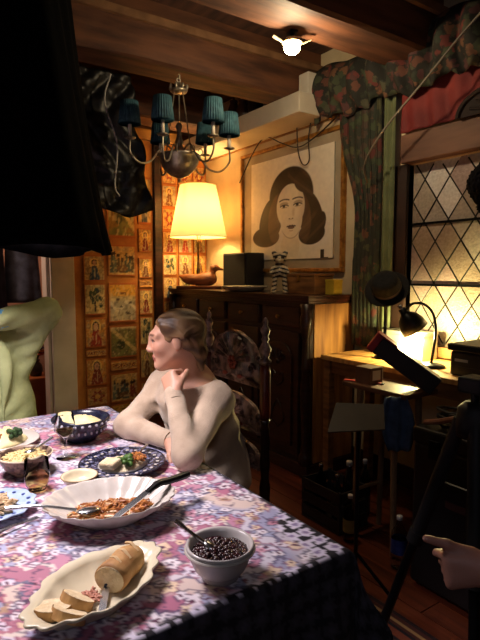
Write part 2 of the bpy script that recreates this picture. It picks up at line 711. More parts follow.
def icon(kind, seed):
    r_ = random.Random(seed)

    def fn(u, v):
        n = vnoise(u * 9, v * 9, seed)
        bg = {'saint': r_.choice(['d9a44c', 'dcc08a', 'c9a868', 'b8b090', 'd3b070', 'a8a07a']), 'tree': 'dcc68a', 'land': 'd8c79a', 'green': '6f7440', 'text': 'd8a050', 'flower': 'cfa05a', 'group': 'd0a860', 'face': 'd49a4a'}[kind]
        c = np.repeat(LIN(bg)[None], len(u), 0) * (.75 + .5 * n)[:, None]
        c = over(c, r_.choice(['8a7a50', 'a8742e', '7c8068', 'b88a4a', '9a8a70']), sstep(.5, .62, vnoise(u * 6 + 2, v * 7, seed + 11)) * .55)
        x, z = u - .5, v
        if kind in ('saint', 'face'):
            robe = r_.choice(['a83222', '8c2f24', '3f5a55', '5a3a2a', '35506a', '7a4a24'])
            big = 1.35 if kind == 'face' else 1
            hy = .70
            c = over(c, 'f0cf7a', (((x / .24) ** 2 + ((z - hy) / (.19 * big)) ** 2) < 1).astype(float))
            c = over(c, robe, ((np.abs(x) < .10 * big + .30 * np.clip((.62 - z), 0, .45)) & (z < .60) & (z > .06)).astype(float))
            c = over(c, '2f2018', (((x / (.13 * big)) ** 2 + ((z - hy - .02) / (.12 * big)) ** 2) < 1).astype(float))
            c = over(c, 'd9a988', (((x / (.095 * big)) ** 2 + ((z - hy) / (.10 * big)) ** 2) < 1).astype(float))
            c = over(c, 'e8d8b0', ((np.abs(x - .02) < .04) & (z < .5) & (z > .15)).astype(float) * .6)
        elif kind == 'tree':
            for i in range(16):
                a, b = r_.uniform(-.28, .28), r_.uniform(.3, .85)
                c = over(c, r_.choice(['33473a', '4a5a36', '2f4a52']), ((((x - a) / .09) ** 2 + ((z - b) / .08) ** 2) < 1).astype(float))
            c = over(c, '3a2a1c', ((np.abs(x) < .03) & (z < .5) & (z > .1)).astype(float))
        elif kind == 'land':
            c = over(c, 'e0a93e', sstep(.62, .72, z))
            c = over(c, 'a8a59a', sstep(.62, .5, z) * (.5 + .5 * n))
            c = over(c, 'd9d3c2', (np.abs(z - .42 - .1 * np.sin(x * 9)) < .05).astype(float))
            for i in range(5):
                a, b = r_.uniform(-.3, .3), r_.uniform(.2, .6)
                c = over(c, '5d5348', ((((x - a) / .07) ** 2 + ((z - b) / .03) ** 2) < 1).astype(float))
            c = over(c, '8a5a2a', ((np.abs(x) < .12) & (np.abs(z - .74) < .04)).astype(float))
        elif kind == 'green':
            c = over(c, '8a8648', (vnoise(u * 5, v * 5, seed + 3) > .6).astype(float))
            c = over(c, 'c9b478', (np.abs((z - .55) + x * .8) < .07).astype(float))
            c = over(c, '3f4a2a', ((((x + .1) / .16) ** 2 + ((z - .4) / .14) ** 2) < 1).astype(float))
            c = over(c, 'd8c79a', sstep(.86, .92, z))
        elif kind == 'text':
            c = over(c, '7a2f1c', ((np.abs(z - .5) < .22) & (np.abs(x) < .42) & (np.sin(u * 60 + 6 * n) > .1)).astype(float))
        elif kind == 'flower':
            rr, th = np.hypot(x, (z - .5)), np.arctan2(z - .5, x)
            c = over(c, '9a3a22', (rr < .3 + .08 * np.cos(6 * th)).astype(float))
            c = over(c, 'e3b358', (rr < .14).astype(float))
        elif kind == 'group':
            for i in range(7):
                a, b = -.36 + .12 * i + r_.uniform(-.03, .03), .62 + r_.uniform(-.1, .12)
                c = over(c, r_.choice(['4a5a55', '8c3a26', '5a4a30', '6a7a6a']), ((np.abs(x - a) < .03 + .10 * np.clip(b - z, 0, .4)) & (z < b) & (z > .1 + .02 * (i % 3))).astype(float))
                c = over(c, '3a2418', ((((x - a) / .05) ** 2 + ((z - b) / .07) ** 2) < 1).astype(float))
            c = over(c, '7a5a3a', ((((x) / .2) ** 2 + ((z - .25) / .1) ** 2) < 1).astype(float))
        c = over(c, '5a3c22', sstep(.62, .72, vnoise(u * 17, v * 21, seed + 5)) * .45)
        c = over(c, 'ecd9a8', sstep(.66, .76, vnoise(u * 19 + 4, v * 15, seed + 6)) * .4)
        edge = np.maximum(np.abs(x) * 2, np.abs(z - .5) * 2)
        c = over(c, 'b5642a', sstep(.90, .94, edge))
        return c
    return fn


def px_y(x):
    return -.88 + (x - 75) * (.73 / 75)


def px_z(y_):
    return 1.68 - (y_ - 240) * .00897


def closet(n, y0, y1, panels, label):
    bm = B()
    box(bm, (BX + .002, y0, .02), (BX + .032, y1, 2.62))
    d = struct('door_%d' % n, bm, M('ochre_paint', 'b06a2a', 'c88438', .6, scale=10), label=label)
    for i, (a, b_, z0, z1, kind) in enumerate(panels):
        paint_panel('painted_panel', (b_ - a) - .012, (z1 - z0) - .012, .012, 26, 34, icon(kind, i * 7 + n * 50), attr_matte, d,
                    (BX + .038, (a + b_) / 2, (z0 + z1) / 2), (0, 0, math.pi / 2))
    return d


P1 = []
for col, rows in (((81, 102), [(128, 160, 'saint'), (162, 200, 'saint'), (202, 239, 'flower'), (241, 253, 'text'), (254, 281, 'saint'), (282, 315, 'tree'), (317, 348, 'face'), (349, 357, 'text'), (358, 387, 'face'), (388, 408, 'flower'), (409, 430, 'saint')]),
                  ((104, 133), [(128, 180, 'land'), (182, 237, 'green'), (243, 276, 'group'), (282, 324, 'land'), (326, 361, 'green'), (363, 374, 'text'), (376, 408, 'group'), (409, 430, 'land')]),
                  ((135, 150), [(128, 170, 'saint'), (172, 222, 'saint'), (225, 251, 'saint'), (256, 278, 'saint'), (279, 288, 'text'), (289, 317, 'saint'), (318, 350, 'tree'), (352, 386, 'saint'), (388, 430, 'flower')])):
    for a, b_, kd in rows:
        P1.append((px_y(col[0]), px_y(col[1]), px_z(b_), px_z(a), kd))
P1 = [p for p in P1 if p[3] < 2.62]
closet(1, -.895, -.135, P1, 'ochre closet door covered in small painted saints and landscapes')
P2 = []
zr = [.2, .42, .66, .9, 1.13, 1.36, 1.58, 1.80, 2.02, 2.24, 2.45]
for c_, (a, b_) in enumerate(((-.045, .115), (.125, .285), (.295, .445))):
    for i, (z0, z1) in enumerate(zip(zr, zr[1:])):
        kd = 'flower' if i in (7, 9) else ('tree' if (i + c_) % 4 == 1 else ('text' if (i * 3 + c_) % 7 == 0 else 'saint'))
        P2.append((a, b_, z0, z1, kd))
closet(2, -.055, .455, P2, 'ochre closet door of small painted pictures behind the lamp')
struct('trim_11', box(B(), (BX, -.133, 0), (BX + .07, -.057, 2.66)), wood_dark, bevel=.006, label='dark wooden post between the two painted closet doors')
bm = B()
box(bm, (BX, -.9, 2.63), (BX + .06, .46, 2.72))
struct('trim_12', bm, wood_light, label='pale wooden head board above the painted closet doors')

# ---------------------------------------------------------------- leaded window
win = struct('window_1', box(B(), (WX0 - .1, WY - .03, WZ0 - .06), (WX1 + .1, WY + .02, WZ0)), wood_mid, label='leaded diamond lattice window behind the desk lamp')
fr = B()
box(fr, (WX0 - .09, WY - .025, WZ0), (WX0, WY + .1, WZ1))
box(fr, (WX1, WY - .025, WZ0), (WX1 + .09, WY + .1, WZ1))
obj('frame', fr, M('dark_frame', '2c1a14', '3e261c', .6), win, False)
obj('lintel', box(B(), (WX0 - .02, WY - .07, WZ1), (WX1 + .1, WY + .02, WZ1 + .17)), M('lintel_wood', '5a3a2c', '7d5642', .65, scale=4, stretch=(.5, 3, 3), bump=.3), win, False, bevel=.006, label='rough reddish wooden lintel board')
ob = []


def clip(poly, ax, v, sgn):
    out = []
    for i in range(len(poly)):
        a, b_ = poly[i], poly[(i + 1) % len(poly)]
        ia, ib = (a[ax] - v) * sgn >= 0, (b_[ax] - v) * sgn >= 0
        if ia:
            out.append(a)
        if ia != ib:
            t = (v - a[ax]) / (b_[ax] - a[ax])
            out.append((a[0] + (b_[0] - a[0]) * t, a[1] + (b_[1] - a[1]) * t))
    return out


def pane_mat(name, c1, c2, trans, rough):
    return M(name, c1, c2, rough, scale=60, bump=.5, bscale=90, trans=trans, spec=.6)


pmats = [pane_mat('old_glass_grey', 'a89a8c', 'c0b2a2', .12, .35), pane_mat('old_glass_brown', '94806e', 'ac9886', .1, .3),
         pane_mat('old_glass_rose', 'a08680', 'b89e94', .1, .35), pane_mat('old_glass_lit', 'd8d0c8', 'f0eae4', .1, .3)]
dw, dh = .172, .255
came = B()
for i in range(-1, 9):
    for j in range(-1, 11):
        cx = WX0 + dw * i + (dw / 2 if j % 2 else 0)
        cz = WZ0 + dh * j / 2
        g = .0035
        po = [(cx - dw / 2 + g, cz), (cx, cz - dh / 2 + g), (cx + dw / 2 - g, cz), (cx, cz + dh / 2 - g)]
        for ax, v, s_ in ((0, WX0 + .001, 1), (0, WX1 - .001, -1), (1, WZ0 + .001, 1), (1, WZ1 - .001, -1)):
            if len(po) >= 3:
                po = clip(po, ax, v, s_)
        q = []
        for p_ in po:
            if not q or math.dist(p_, q[-1]) > 1e-4:
                q.append(p_)
        if len(q) > 2 and math.dist(q[0], q[-1]) < 1e-4:
            q.pop()
        if len(q) < 3:
            continue
        ar = abs(sum(q[a][0] * q[(a + 1) % len(q)][1] - q[(a + 1) % len(q)][0] * q[a][1] for a in range(len(q)))) / 2
        if ar < 4e-4:
            continue
        bm = B()
        T = Matrix.Translation((0, WY + .045 + rnd.uniform(-.001, .001), 0)) @ Matrix.Rotation(0, 4, 'X')
        prism(bm, q, .004, T)
        pale = (abs(cx - .62) < .1 and cz > 1.75)  # these panes get paler glass to paint in light showing through
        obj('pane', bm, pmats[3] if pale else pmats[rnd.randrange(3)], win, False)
for s_ in (1, -1):
    for i in range(-8, 18):
        a = (WX0 + dw * (i + .0), WZ0)
        sl = dh / dw * s_
        a0 = (WX0 + dw * i + dw / 2, WZ0)
        pts = []
        for xx in np.linspace(WX0, WX1, 60):
            zz = WZ0 + (xx - a0[0]) * sl
            if WZ0 <= zz <= WZ1:
                pts.append((xx, WY + .045, zz))
        if len(pts) > 2:
            tube(came, [pts[0], pts[-1]], .0055, 6)
obj('lead_came', came, M('lead', '26241f', '3a3832', .5, metal=.6), win, False, label='dark lead strips between the diamond panes')
bars = B()
for z in (1.32, 1.70):
    box(bars, (WX0, WY + .028, z - .007), (WX1, WY + .04, z + .007))
obj('saddle_bar', bars, black_metal, win, False)
# ================================================================ lamps that light the place
# skirted overhead film light: black cloth skirt over the table, lamp inside
LX, LY = .815, -2.165
sk = thing('skirted_light', 'overhead film light wrapped in a hanging black cloth skirt above the table', 'film light', (LX, LY, 1.5))
seg = 120
rs = []
for zi in range(15):
    z = zi / 14
    row = []
    for k in range(seg):
        t = 2 * math.pi * k / seg
        fold = .022 * math.sin(t * 11 + .8 * math.sin(3 * t)) + .012 * math.sin(t * 23 + 1.3)
        rad = (.50 - .13 * z ** .8) * (1 + fold * (1.2 - .6 * z)) + .02 * math.sin(t * 3 + z * 2)
        zz = z * 1.05 - .04 + (1 - z) * (.02 * math.sin(2 * t + .5) + .015 * math.sin(5 * t) - .035 * math.cos(t - 6.0))
        row.append((rad * math.cos(t), rad * math.sin(t), zz))
    rs.append(row)
bm = B()
rings(bm, rs, cap=False)
sk_o = obj('cloth_skirt', bm, black_cloth, sk, True)
md = sk_o.modifiers.new('thickness', 'SOLIDIFY')
md.thickness = .004
bm = B()
tube(bm, [(.37 * math.cos(2 * math.pi * k / 32), .37 * math.sin(2 * math.pi * k / 32), 1.0) for k in range(33)], .01, 6)
for k in range(4):
    a = math.pi / 4 + k * math.pi / 2
    tube(bm, [(0, 0, 1.02), (.37 * math.cos(a), .37 * math.sin(a), 1.0)], .007, 6)
tube(bm, [(0, 0, .5), (0, 0, 1.5)], .012, 8)
obj('hoop', bm, black_metal, sk)
bm = lathe(B(), [(0, .48), (.26, .48), (.27, .49), (.27, .54), (.2, .58), (0, .58)], 32)
obj('lamp_housing', bm, black_metal, sk)
obj('diffuser', lathe(B(), [(0, .468), (.25, .468), (.25, .478), (0, .478)], 32), emis('diffuser_glow', (1, .93, .95), 2.0), sk, False)
light('overhead_light', 'AREA', (0, 0, .455), 36, (1.0, .87, .90), sk, shape='DISK', size=.5)

# small bright work lamp under a beam
wl = thing('work_lamp', 'small glaring clip-on work lamp under the ceiling beam', 'lamp', (.36, -.46, 2.65), R(-20))
bm = B()
tube(bm, [(0, 0, 0), (0, 0, -.03)], .012, 8)
box(bm, (-.03, -.02, -.012), (.03, .02, 0))
obj('clamp', bm, black_metal, wl)
bm = lathe(B(), [(.012, -.03), (.035, -.036), (.05, -.055), (.052, -.06), (.047, -.057), (.03, -.04), (.012, -.035)], 20)
obj('reflector', bm, M('pale_reflector', 'd8c9a0', 'e8dcb8', .4), wl)
for s_ in (-1, 1):
    bm = B()
    box(bm, (-.012, -.002, 0), (.012, .002, .06), Matrix.Translation((0, s_ * .05, -.058)) @ Matrix.Rotation(s_ * R(-65), 4, 'X'))
    obj('barn_door', bm, M('pale_reflector'), wl, False)
obj('bulb', ball(B(), (0, 0, -.08), (.044, .044, .036), 12), emis('work_glow', (1, .82, .45), 40), wl, True)
light('work_light', 'POINT', (0, 0, -.14), 16, (1, .76, .46), wl, shadow_soft_size=.03)

# added fill light shaped as a paper lantern, unseen behind the viewer
ln_ = thing('fill_lantern', 'added round paper lantern, unseen fill light in the near corner of the room', 'lamp', (3.15, -3.0, 2.05))
obj('fill_globe', ball(B(), (0, 0, 0), (.19, .19, .17), 18), emis('fill_glow', (.74, .82, 1.0), 1.2), ln_, True)
bm = B()
for k in range(-4, 5):
    z = .035 * k
    rr = .19 * math.sqrt(max(.02, 1 - (z / .17) ** 2)) + .0015
    tube(bm, [(rr * math.cos(t), rr * math.sin(t), z) for t in np.linspace(0, 6.2832, 33)], .0015, 4)
obj('hoops', bm, M('bamboo', 'a08a60', 'b89e70', .7), ln_)
obj('cord', tube(B(), [(0, 0, .17), (0, 0, .95)], .004, 6), black_matte, ln_)
light('fill_light', 'POINT', (0, .30, 0), 8, (.74, .82, 1.0), ln_, shadow_soft_size=.18)

# ---------------------------------------------------------------- dark carved cabinet
CH = 1.245
cab = thing('carved_cabinet', 'long dark carved wooden cabinet against the wall under the portrait', 'cabinet', (-1.0, 0, 0))
obj('body', box(B(), (-.98, .03, .08), (.985, .45, CH - .05)), wood_dark, cab, False)
bm = B()
for z0, z1, e in ((CH - .055, CH - .038, .012), (CH - .038, CH - .014, .025), (CH - .014, CH, .035)):
    box(bm, (-1.0 - e + .02, -e + .02, z0), (1.0 + e - .02, .45, z1))
obj('top', bm, M('top_wood', '2c130b', '4a2214', .3, scale=5, stretch=(.5, 6, 1), coat=.3), cab, False, bevel=.004)
obj('plinth', box(B(), (-1.0, 0, 0), (1.0, .45, .09)), wood_dark, cab, False, bevel=.006)
obj('side_panel', box(B(), (.985, .06, .1), (.995, .43, CH - .06)), M('side_wood', '7a4a22', 'b0783a', .5, scale=4, stretch=(5, 5, .6), bump=.1), cab, False, label='wooden end panel toned lighter than the body')  # end panel coloured lighter and more orange than the body
for i in range(4):
    x0 = -.90 + i * .462
    # drawer above, arched door below
    dr = obj('drawer', box(B(), (x0, .005, 1.02), (x0 + .41, .035, 1.16)), wood_dark, cab, False, bevel=.008)
    obj('knob', lathe(B(), [(0, -.03), (.014, -.026), (.016, -.018), (.007, -.01), (.007, 0), (0, 0)], 12, Matrix.Translation((x0 + .205, .006, 1.09)) @ Matrix.Rotation(R(-90), 4, 'X')), brass, dr)
    do = obj('door', box(B(), (x0, .005, .13), (x0 + .41, .035, .99)), wood_dark, cab, False, bevel=.006)
    out = [(x0 + .06, .19), (x0 + .35, .19), (x0 + .35, .80)] + [(x0 + .205 + .145 * math.cos(a), .80 + .12 * math.sin(a)) for a in np.linspace(.15, math.pi - .15, 9)] + [(x0 + .06, .80)]
    bm = prism(B(), out, .022, Matrix.Translation((0, .002, 0)))
    obj('raised_panel', bm, wood_dark, do, False, bevel=.006)
    cx = x0 + .205
    bm = B()
    for k in range(7):
        a = R(20 + k * 23.3)
        tube(bm, [(cx, -.008, .78), (cx + .085 * math.cos(a), -.012, .78 + .085 * math.sin(a))], [.006, .013], 6)
    ball(bm, (cx, -.012, .775), (.022, .012, .022), 8)
    for s_ in (-1, 1):
        tube(bm, spline([(cx, -.01, .60), (cx + s_ * .06, -.012, .64), (cx + s_ * .05, -.012, .70), (cx + s_ * .02, -.01, .68)], 5), .007, 6)
        tube(bm, spline([(cx, -.01, .30), (cx + s_ * .07, -.012, .36), (cx + s_ * .045, -.012, .44), (cx, -.01, .50)], 5), .007, 6)
    obj('carving', bm, wood_dark, do)
for x in (-.955, .965):
    pr = [(.03, .09), (.045, .1), (.045, .16), (.03, .18), (.035, .2), (.024, .24), (.034, .45), (.04, .6), (.026, .72), (.036, .75), (.03, .78), (.024, .95), (.038, 1.0), (.045, 1.03), (.045, 1.1), (.035, 1.12), (.045, 1.19)]
    obj('corner_column', lathe(B(), pr, 16, Matrix.Translation((x, .015, 0))), wood_dark, cab, True)

# ---------------------------------------------------------------- framed portrait
FX0, FX1, FZ0, FZ1 = -1.42, -.13, 1.40, 2.44
fp = thing('framed_portrait', 'large framed black and cream portrait print of a dark-haired woman', 'picture', ((FX0 + FX1) / 2, WY, FZ0))
hw, hh = (FX1 - FX0) / 2, FZ1 - FZ0
for (a, b_) in (((-hw, 0), (hw, .03)), ((-hw, hh - .03), (hw, hh)), ((-hw, .03), (-hw + .03, hh - .03)), ((hw - .03, .03), (hw, hh - .03))):
    obj('frame_rail', box(B(), (a[0], -.04, a[1]), (b_[0], -.002, b_[1])), gold, fp, False, bevel=.006)
obj('mat_board', box(B(), (-hw + .02, -.016, .02), (hw - .02, -.006, hh - .02)), M('grey_mat', 'a89a80', 'b8aa90', .8), fp, False)


def portrait(u, v):
    """generic bust of a woman with dark chin-length waves, black and sepia on cream"""
    x, y_ = (u - .5) / 1.13, v * .98 + .105
    n = vnoise(u * 40, v * 40, 3)
    c = np.repeat(LIN('f6eddA')[None], len(u), 0)

    def E_(cx, cy, rx, ry, rot=0.):
        a, b = x - cx, y_ - cy
        if rot:
            a, b = a * math.cos(rot) + b * math.sin(rot), -a * math.sin(rot) + b * math.cos(rot)
        return (a / rx) ** 2 + (b / ry) ** 2

    hair = np.minimum.reduce([E_(.02, .70, .235, .27), E_(-.20, .48, .13, .24, -.25), E_(.22, .50, .12, .24, .3), E_(-.26, .33, .16, .10), E_(.24, .33, .13, .10, .2), E_(.31, .40, .06, .12, -.3)])
    c = over(c, '2e251e', sstep(1.06, .94, hair))
    inner = np.minimum(E_(-.13, .50, .10, .24, -.1), E_(.15, .49, .085, .22, .1))
    c = over(c, '5f4a3b', sstep(1.1, .8, inner) * sstep(1.0, .9, hair))
    c = over(c, 'c4ad8c', sstep(1.05, .9, E_(.0, .27, .085, .16)) * .0)
    neck = sstep(1.05, .95, E_(.02, .22, .10, .15))
    c = over(c, 'f0e4cc', neck)
    face = sstep(1.05, .96, np.minimum(E_(.02, .60, .150, .21), E_(.03, .49, .118, .185)))
    c = over(c, 'f6ecd6', face)
    c = over(c, 'c4ae8e', face * sstep(.05, .14, x - .03) * .45)
    c = over(c, '3a3026', sstep(1.06, .94, E_(.17, .80, .12, .09, -.6)) * sstep(1, .9, hair))
    for s_, cx in ((-1, -.045), (1, .098)):
        arch = .660 + .014 * np.cos((x - cx) / .06 * 1.4) - .10 * np.clip((x - cx) * s_ - .02, 0, 1)
        c = over(c, '3a2f25', sstep(.009, .004, np.abs(y_ - arch)) * sstep(.062, .050, np.abs(x - cx)))
        c = over(c, 'a08c72', sstep(1.15, .5, E_(cx + .004 * s_, .628, .052, .024)) * .75)
        c = over(c, 'f3ead6', sstep(1.1, .9, E_(cx, .607, .038, .013)))
        c = over(c, '241c16', sstep(1.15, .85, E_(cx - .004, .609, .0155, .0145)))
        c = over(c, '1e1712', sstep(.0075, .003, np.abs(y_ - .6215 + ((x - cx) / .045) ** 2 * .013)) * (np.abs(x - cx) < .048))
        c = over(c, '9a866c', sstep(.006, .002, np.abs(y_ - .594 - ((x - cx) / .045) ** 2 * .008)) * (np.abs(x - cx) < .034) * .7)
    c = over(c, 'cdb997', sstep(.022, .0, np.abs(x - .052 - (y_ - .5) * .05)) * sstep(.49, .52, y_) * sstep(.60, .56, y_) * .6)
    c = over(c, '7a6650', sstep(1.2, .7, np.minimum(E_(.012, .487, .009, .005), E_(.046, .487, .009, .005))))
    c = over(c, 'bfa987', sstep(1.2, .5, E_(.03, .480, .024, .006)) * .6)
    c = over(c, '43312a', sstep(1.1, .9, np.minimum(E_(.010, .4155, .030, .0095, .12), E_(.052, .4155, .030, .0095, -.12))))
    c = over(c, '6d5448', sstep(1.1, .85, E_(.031, .400, .036, .0115)))
    c = over(c, 'c9b798', sstep(1.2, .6, E_(.03, .372, .026, .007)) * .8)
    jaw = np.minimum(E_(.02, .60, .150, .21), E_(.03, .49, .118, .185))
    c = over(c, 'a8937a', sstep(.10, .0, np.abs(jaw - 1.04)) * sstep(.40, .33, y_) * .8)
    # waves and gloss in the hair
    wv = np.sin((x + .18 * np.sin(y_ * 8)) * 34 + 3 * np.abs(x) + 5 * vnoise(u * 4, v * 4, 31))
    hm_ = sstep(1.0, .9, hair) * (1 - face) * (1 - neck)
    c = over(c, '8a7460', hm_ * sstep(.55, .95, wv) * sstep(.35, .5, vnoise(u * 5, v * 4, 14)) * .18)
    c = over(c, '1a1410', hm_ * sstep(-.3, -1.1, wv) * .35)
    c = over(c, '2e261f', ((np.abs(x + .36) < .012 + .05 * (y_ - .10)) & (y_ > .13) & (y_ < .18)).astype(float))
    c = over(c, '2e261f', ((x > .33) & (x < .40) & (y_ > .09) & (y_ < .09 + (x - .33) * 0 + .02 + .07 * (x < .365))).astype(float))
    return c * (.95 + .1 * n)[:, None]


PX0, PX1, PZ0, PZ1 = -1.26, -.235, 1.505, 2.335
paint_panel('print', PX1 - PX0, PZ1 - PZ0, .014, 230, 200, portrait, M('print_paper', attr=True, rough=.5), fp,
            ((PX0 + PX1) / 2 - (FX0 + FX1) / 2, -.022, (PZ0 + PZ1) / 2 - FZ0))

# cables looped along the top of the portrait
for i, pts in enumerate(([(-1.4, 2.2), (-1.2, 2.42), (-1.02, 2.52), (-.8, 2.43), (-.6, 2.36), (-.4, 2.40), (-.16, 2.50)], [(-.62, 2.60), (-.6, 2.34), (-.54, 2.22), (-.47, 2.24), (-.48, 2.4), (-.44, 2.58)])):
    o = obj('cable', tube(B(), spline([(x, .41, z) for x, z in pts], 8), .005, 6), M('brown_rubber', '33261c', '453424', .6))
    tag(o, ['long brown cable swagged along the top of the framed portrait', 'looped brown cable dangling over the portrait from the soffit'][i], 'cable')

# ---------------------------------------------------------------- things on the cabinet
# duck decoy lamp
dl = thing('decoy_lamp', 'glowing table lamp with a carved duck decoy base on the cabinet', 'lamp', (-1.66, .15, CH), R(55.6 - 8))
obj('base', box(B(), (-.21, -.10, 0), (.21, .10, .028)), M('base_wood', '4a2414', '6a3820', .4), dl, False, bevel=.006)
sd = Sdf()
sd.ell((-.02, 0, .085), (.155, .07, .052), .03)
sd.ell((.06, 0, .09), (.09, .066, .058), .04)
sd.cone((-.12, 0, .095), (-.205, 0, .118), .035, .008, .04)
sd.cone((.10, 0, .11), (.118, 0, .175), .036, .026, .03)
sd.ell((.128, 0, .193), (.042, .032, .034), .02)
sd.cone((.16, 0, .188), (.203, 0, .178), .017, .011, .015)
sd.half((0, 0, .03), (0, 0, -1), .004)
me = sd.mesh('duck', .006)
finish('duck', me, M('duck_wood', '7a4426', 'a8683c', .45, scale=8, stretch=(1, 4, 4)), dl)
bm = B()
for s_ in (-1, 1):
    ball(bm, (.145, s_ * .028, .2), .005, 6)
obj('eye', bm, black_matte, dl)
bm = lathe(B(), [(.03, .028), (.03, .05), (.012, .07), (.014, .12), (.022, .16), (.013, .2), (.011, .36), (.018, .38), (.018, .43), (0, .43)], 14, Matrix.Translation((-.02, 0, 0)))
obj('stem', bm, brass, dl)
SHZ = .475
m = bpy.data.materials.new('lamp_shade_paper')
m.use_nodes = True
nt = m.node_tree
nt.nodes.remove(nt.nodes['Principled BSDF'])
df = nt.nodes.new('ShaderNodeBsdfDiffuse')
tr = nt.nodes.new('ShaderNodeBsdfTranslucent')
mx = nt.nodes.new('ShaderNodeMixShader')
df.inputs['Color'].default_value = (.85, .78, .6, 1)
tr.inputs['Color'].default_value = (.90, .66, .40, 1)
mx.inputs[0].default_value = .30
nt.links.new(df.outputs[0], mx.inputs[1])
nt.links.new(tr.outputs[0], mx.inputs[2])
nt.links.new(mx.outputs[0], nt.nodes['Material Output'].inputs[0])
shade = obj('lamp_shade', lathe(B(), [(.262, SHZ), (.165, SHZ + .47)], 48, Matrix.Translation((-.02, 0, 0)), cap=False), m, dl, True)
bm = B()
for r_, z in ((.262, SHZ), (.165, SHZ + .47)):
    tube(bm, [(-.02 + r_ * math.cos(2 * math.pi * k / 48), r_ * math.sin(2 * math.pi * k / 48), z) for k in range(49)], .004, 6)
obj('shade_rim', bm, M('rim_cloth', 'd8b878', 'e0c48a', .7), shade)
bm = B()
for k in range(3):
    a = k * 2.094
    tube(bm, [(-.02, 0, .43), (-.02 + .17 * math.cos(a), .17 * math.sin(a), SHZ + .44)], .003, 5)
obj('harp', bm, brass, dl)
obj('bulb', ball(B(), (-.02, 0, .60), (.034, .034, .05), 10), emis('bulb_glow', (1, .72, .34), 30), dl, True)
light('decoy_lamp_light', 'POINT', (-.02, 0, .70), 24, (1, .62, .24), dl, shadow_soft_size=.05)

# speaker
sp = thing('speaker', 'black box loudspeaker between the lamp and the portrait', 'speaker', (-1.255, .35, CH))
obj('cabinet_shell', box(B(), (-.185, -.095, 0), (.185, .095, .32)), M('speaker_black', '120f10', '1c1818', .5), sp, False, bevel=.008)
obj('grille', box(B(), (-.17, -.102, .015), (.17, -.095, .305)), M('grille_cloth', '0a090a', '151213', .95, scale=200, bump=.4), sp, False, bevel=.003)

# plate on the cabinet
pl = thing('display_plate', 'shallow oval plate with spotted rim lying on the cabinet', 'plate', (-.90, .12, CH))
bm = lathe(B(), [(0, 0), (.10, 0), (.13, .008), (.185, .036), (.19, .042), (.183, .044), (.13, .017), (.10, .012), (0, .012)], 40)
obj('dish', bm, M('plate_glaze', 'b8ae94', 'd0c6aa', .25, scale=12), pl, True)
bm = B()
for k in range(28):
    a = 2 * math.pi * k / 28
    ball(bm, (.165 * math.cos(a), .165 * math.sin(a), .036), (.007, .007, .002), 5)
obj('rim_spots', bm, M('spot_glaze', '2a2620', '3a342c', .3), pl)

# striped animal figurine
fg = thing('animal_figurine', 'small striped black and white animal figurine standing on the cabinet', 'figurine', (-.41, .085, CH), R(48))
sd = Sdf()
sd.ell((0, 0, .165), (.052, .045, .05), .02)
for s_ in (-1, 1):
    sd.cone((s_ * .03, 0, .15), (s_ * .042, -.005, .02), .02, .019, .015)
    sd.ell((s_ * .045, -.015, .012), (.022, .03, .013), .01)
    sd.cone((s_ * .045, 0, .19), (s_ * .062, -.03, .15), .014, .012, .01)
    sd.ell((s_ * .043, 0, .292), (.017, .01, .018), .008)
sd.cone((0, .01, .2), (0, .005, .24), .03, .028, .015)
sd.ell((0, 0, .255), (.05, .042, .042), .02)
sd.ell((0, -.045, .24), (.024, .024, .019), .015)
sd.half((0, 0, .001), (0, 0, -1), .003)
me = sd.mesh('body', .0045)
co = relax(me, 1)
st = (np.sin(co[:, 2] * 210 + np.abs(co[:, 0]) * 60) > .15) | ((np.abs(np.abs(co[:, 0]) - .024) < .011) & (np.abs(co[:, 2] - .262) < .012))
st &= ~((co[:, 2] > .215) & (co[:, 1] < -.03) & (co[:, 2] < .25))
colors(me, np.where(st[:, None], LIN('1c1613'), LIN('bfae90')))
finish('body', me, M('figurine_glaze', attr=True, rough=.35), fg)

# wooden box
wb = thing('wooden_box', 'long pale wooden box at the right end of the cabinet', 'box', (-.20, .25, CH))
obj('carcass', box(B(), (-.26, -.08, 0), (.07, .10, .125)), wood_mid, wb, False, bevel=.004)
obj('lid', box(B(), (-.265, -.085, .125), (.075, .105, .143)), wood_mid, wb, False, bevel=.004)
obj('clasp', box(B(), (-.11, -.09, .09), (-.08, -.08, .135)), brass, wb, False, bevel=.002)
yb = thing('lit_box_end', 'small block coloured yellow for the lit end of the wooden box', 'box', (.005, .16, CH))  # yellow colour stands in for light on the box end
yb.location = (-.058, .285, CH)
obj('end_block', box(B(), (-.045, -.04, 0), (.04, .04, .10)), M('lit_end_yellow', 'b89a2c', 'd0b23c', .5, scale=10), yb, False, bevel=.003)
obj('cover', box(B(), (-.047, -.042, .085), (.042, .042, .104)), M('lit_end_yellow'), yb, False, bevel=.003)

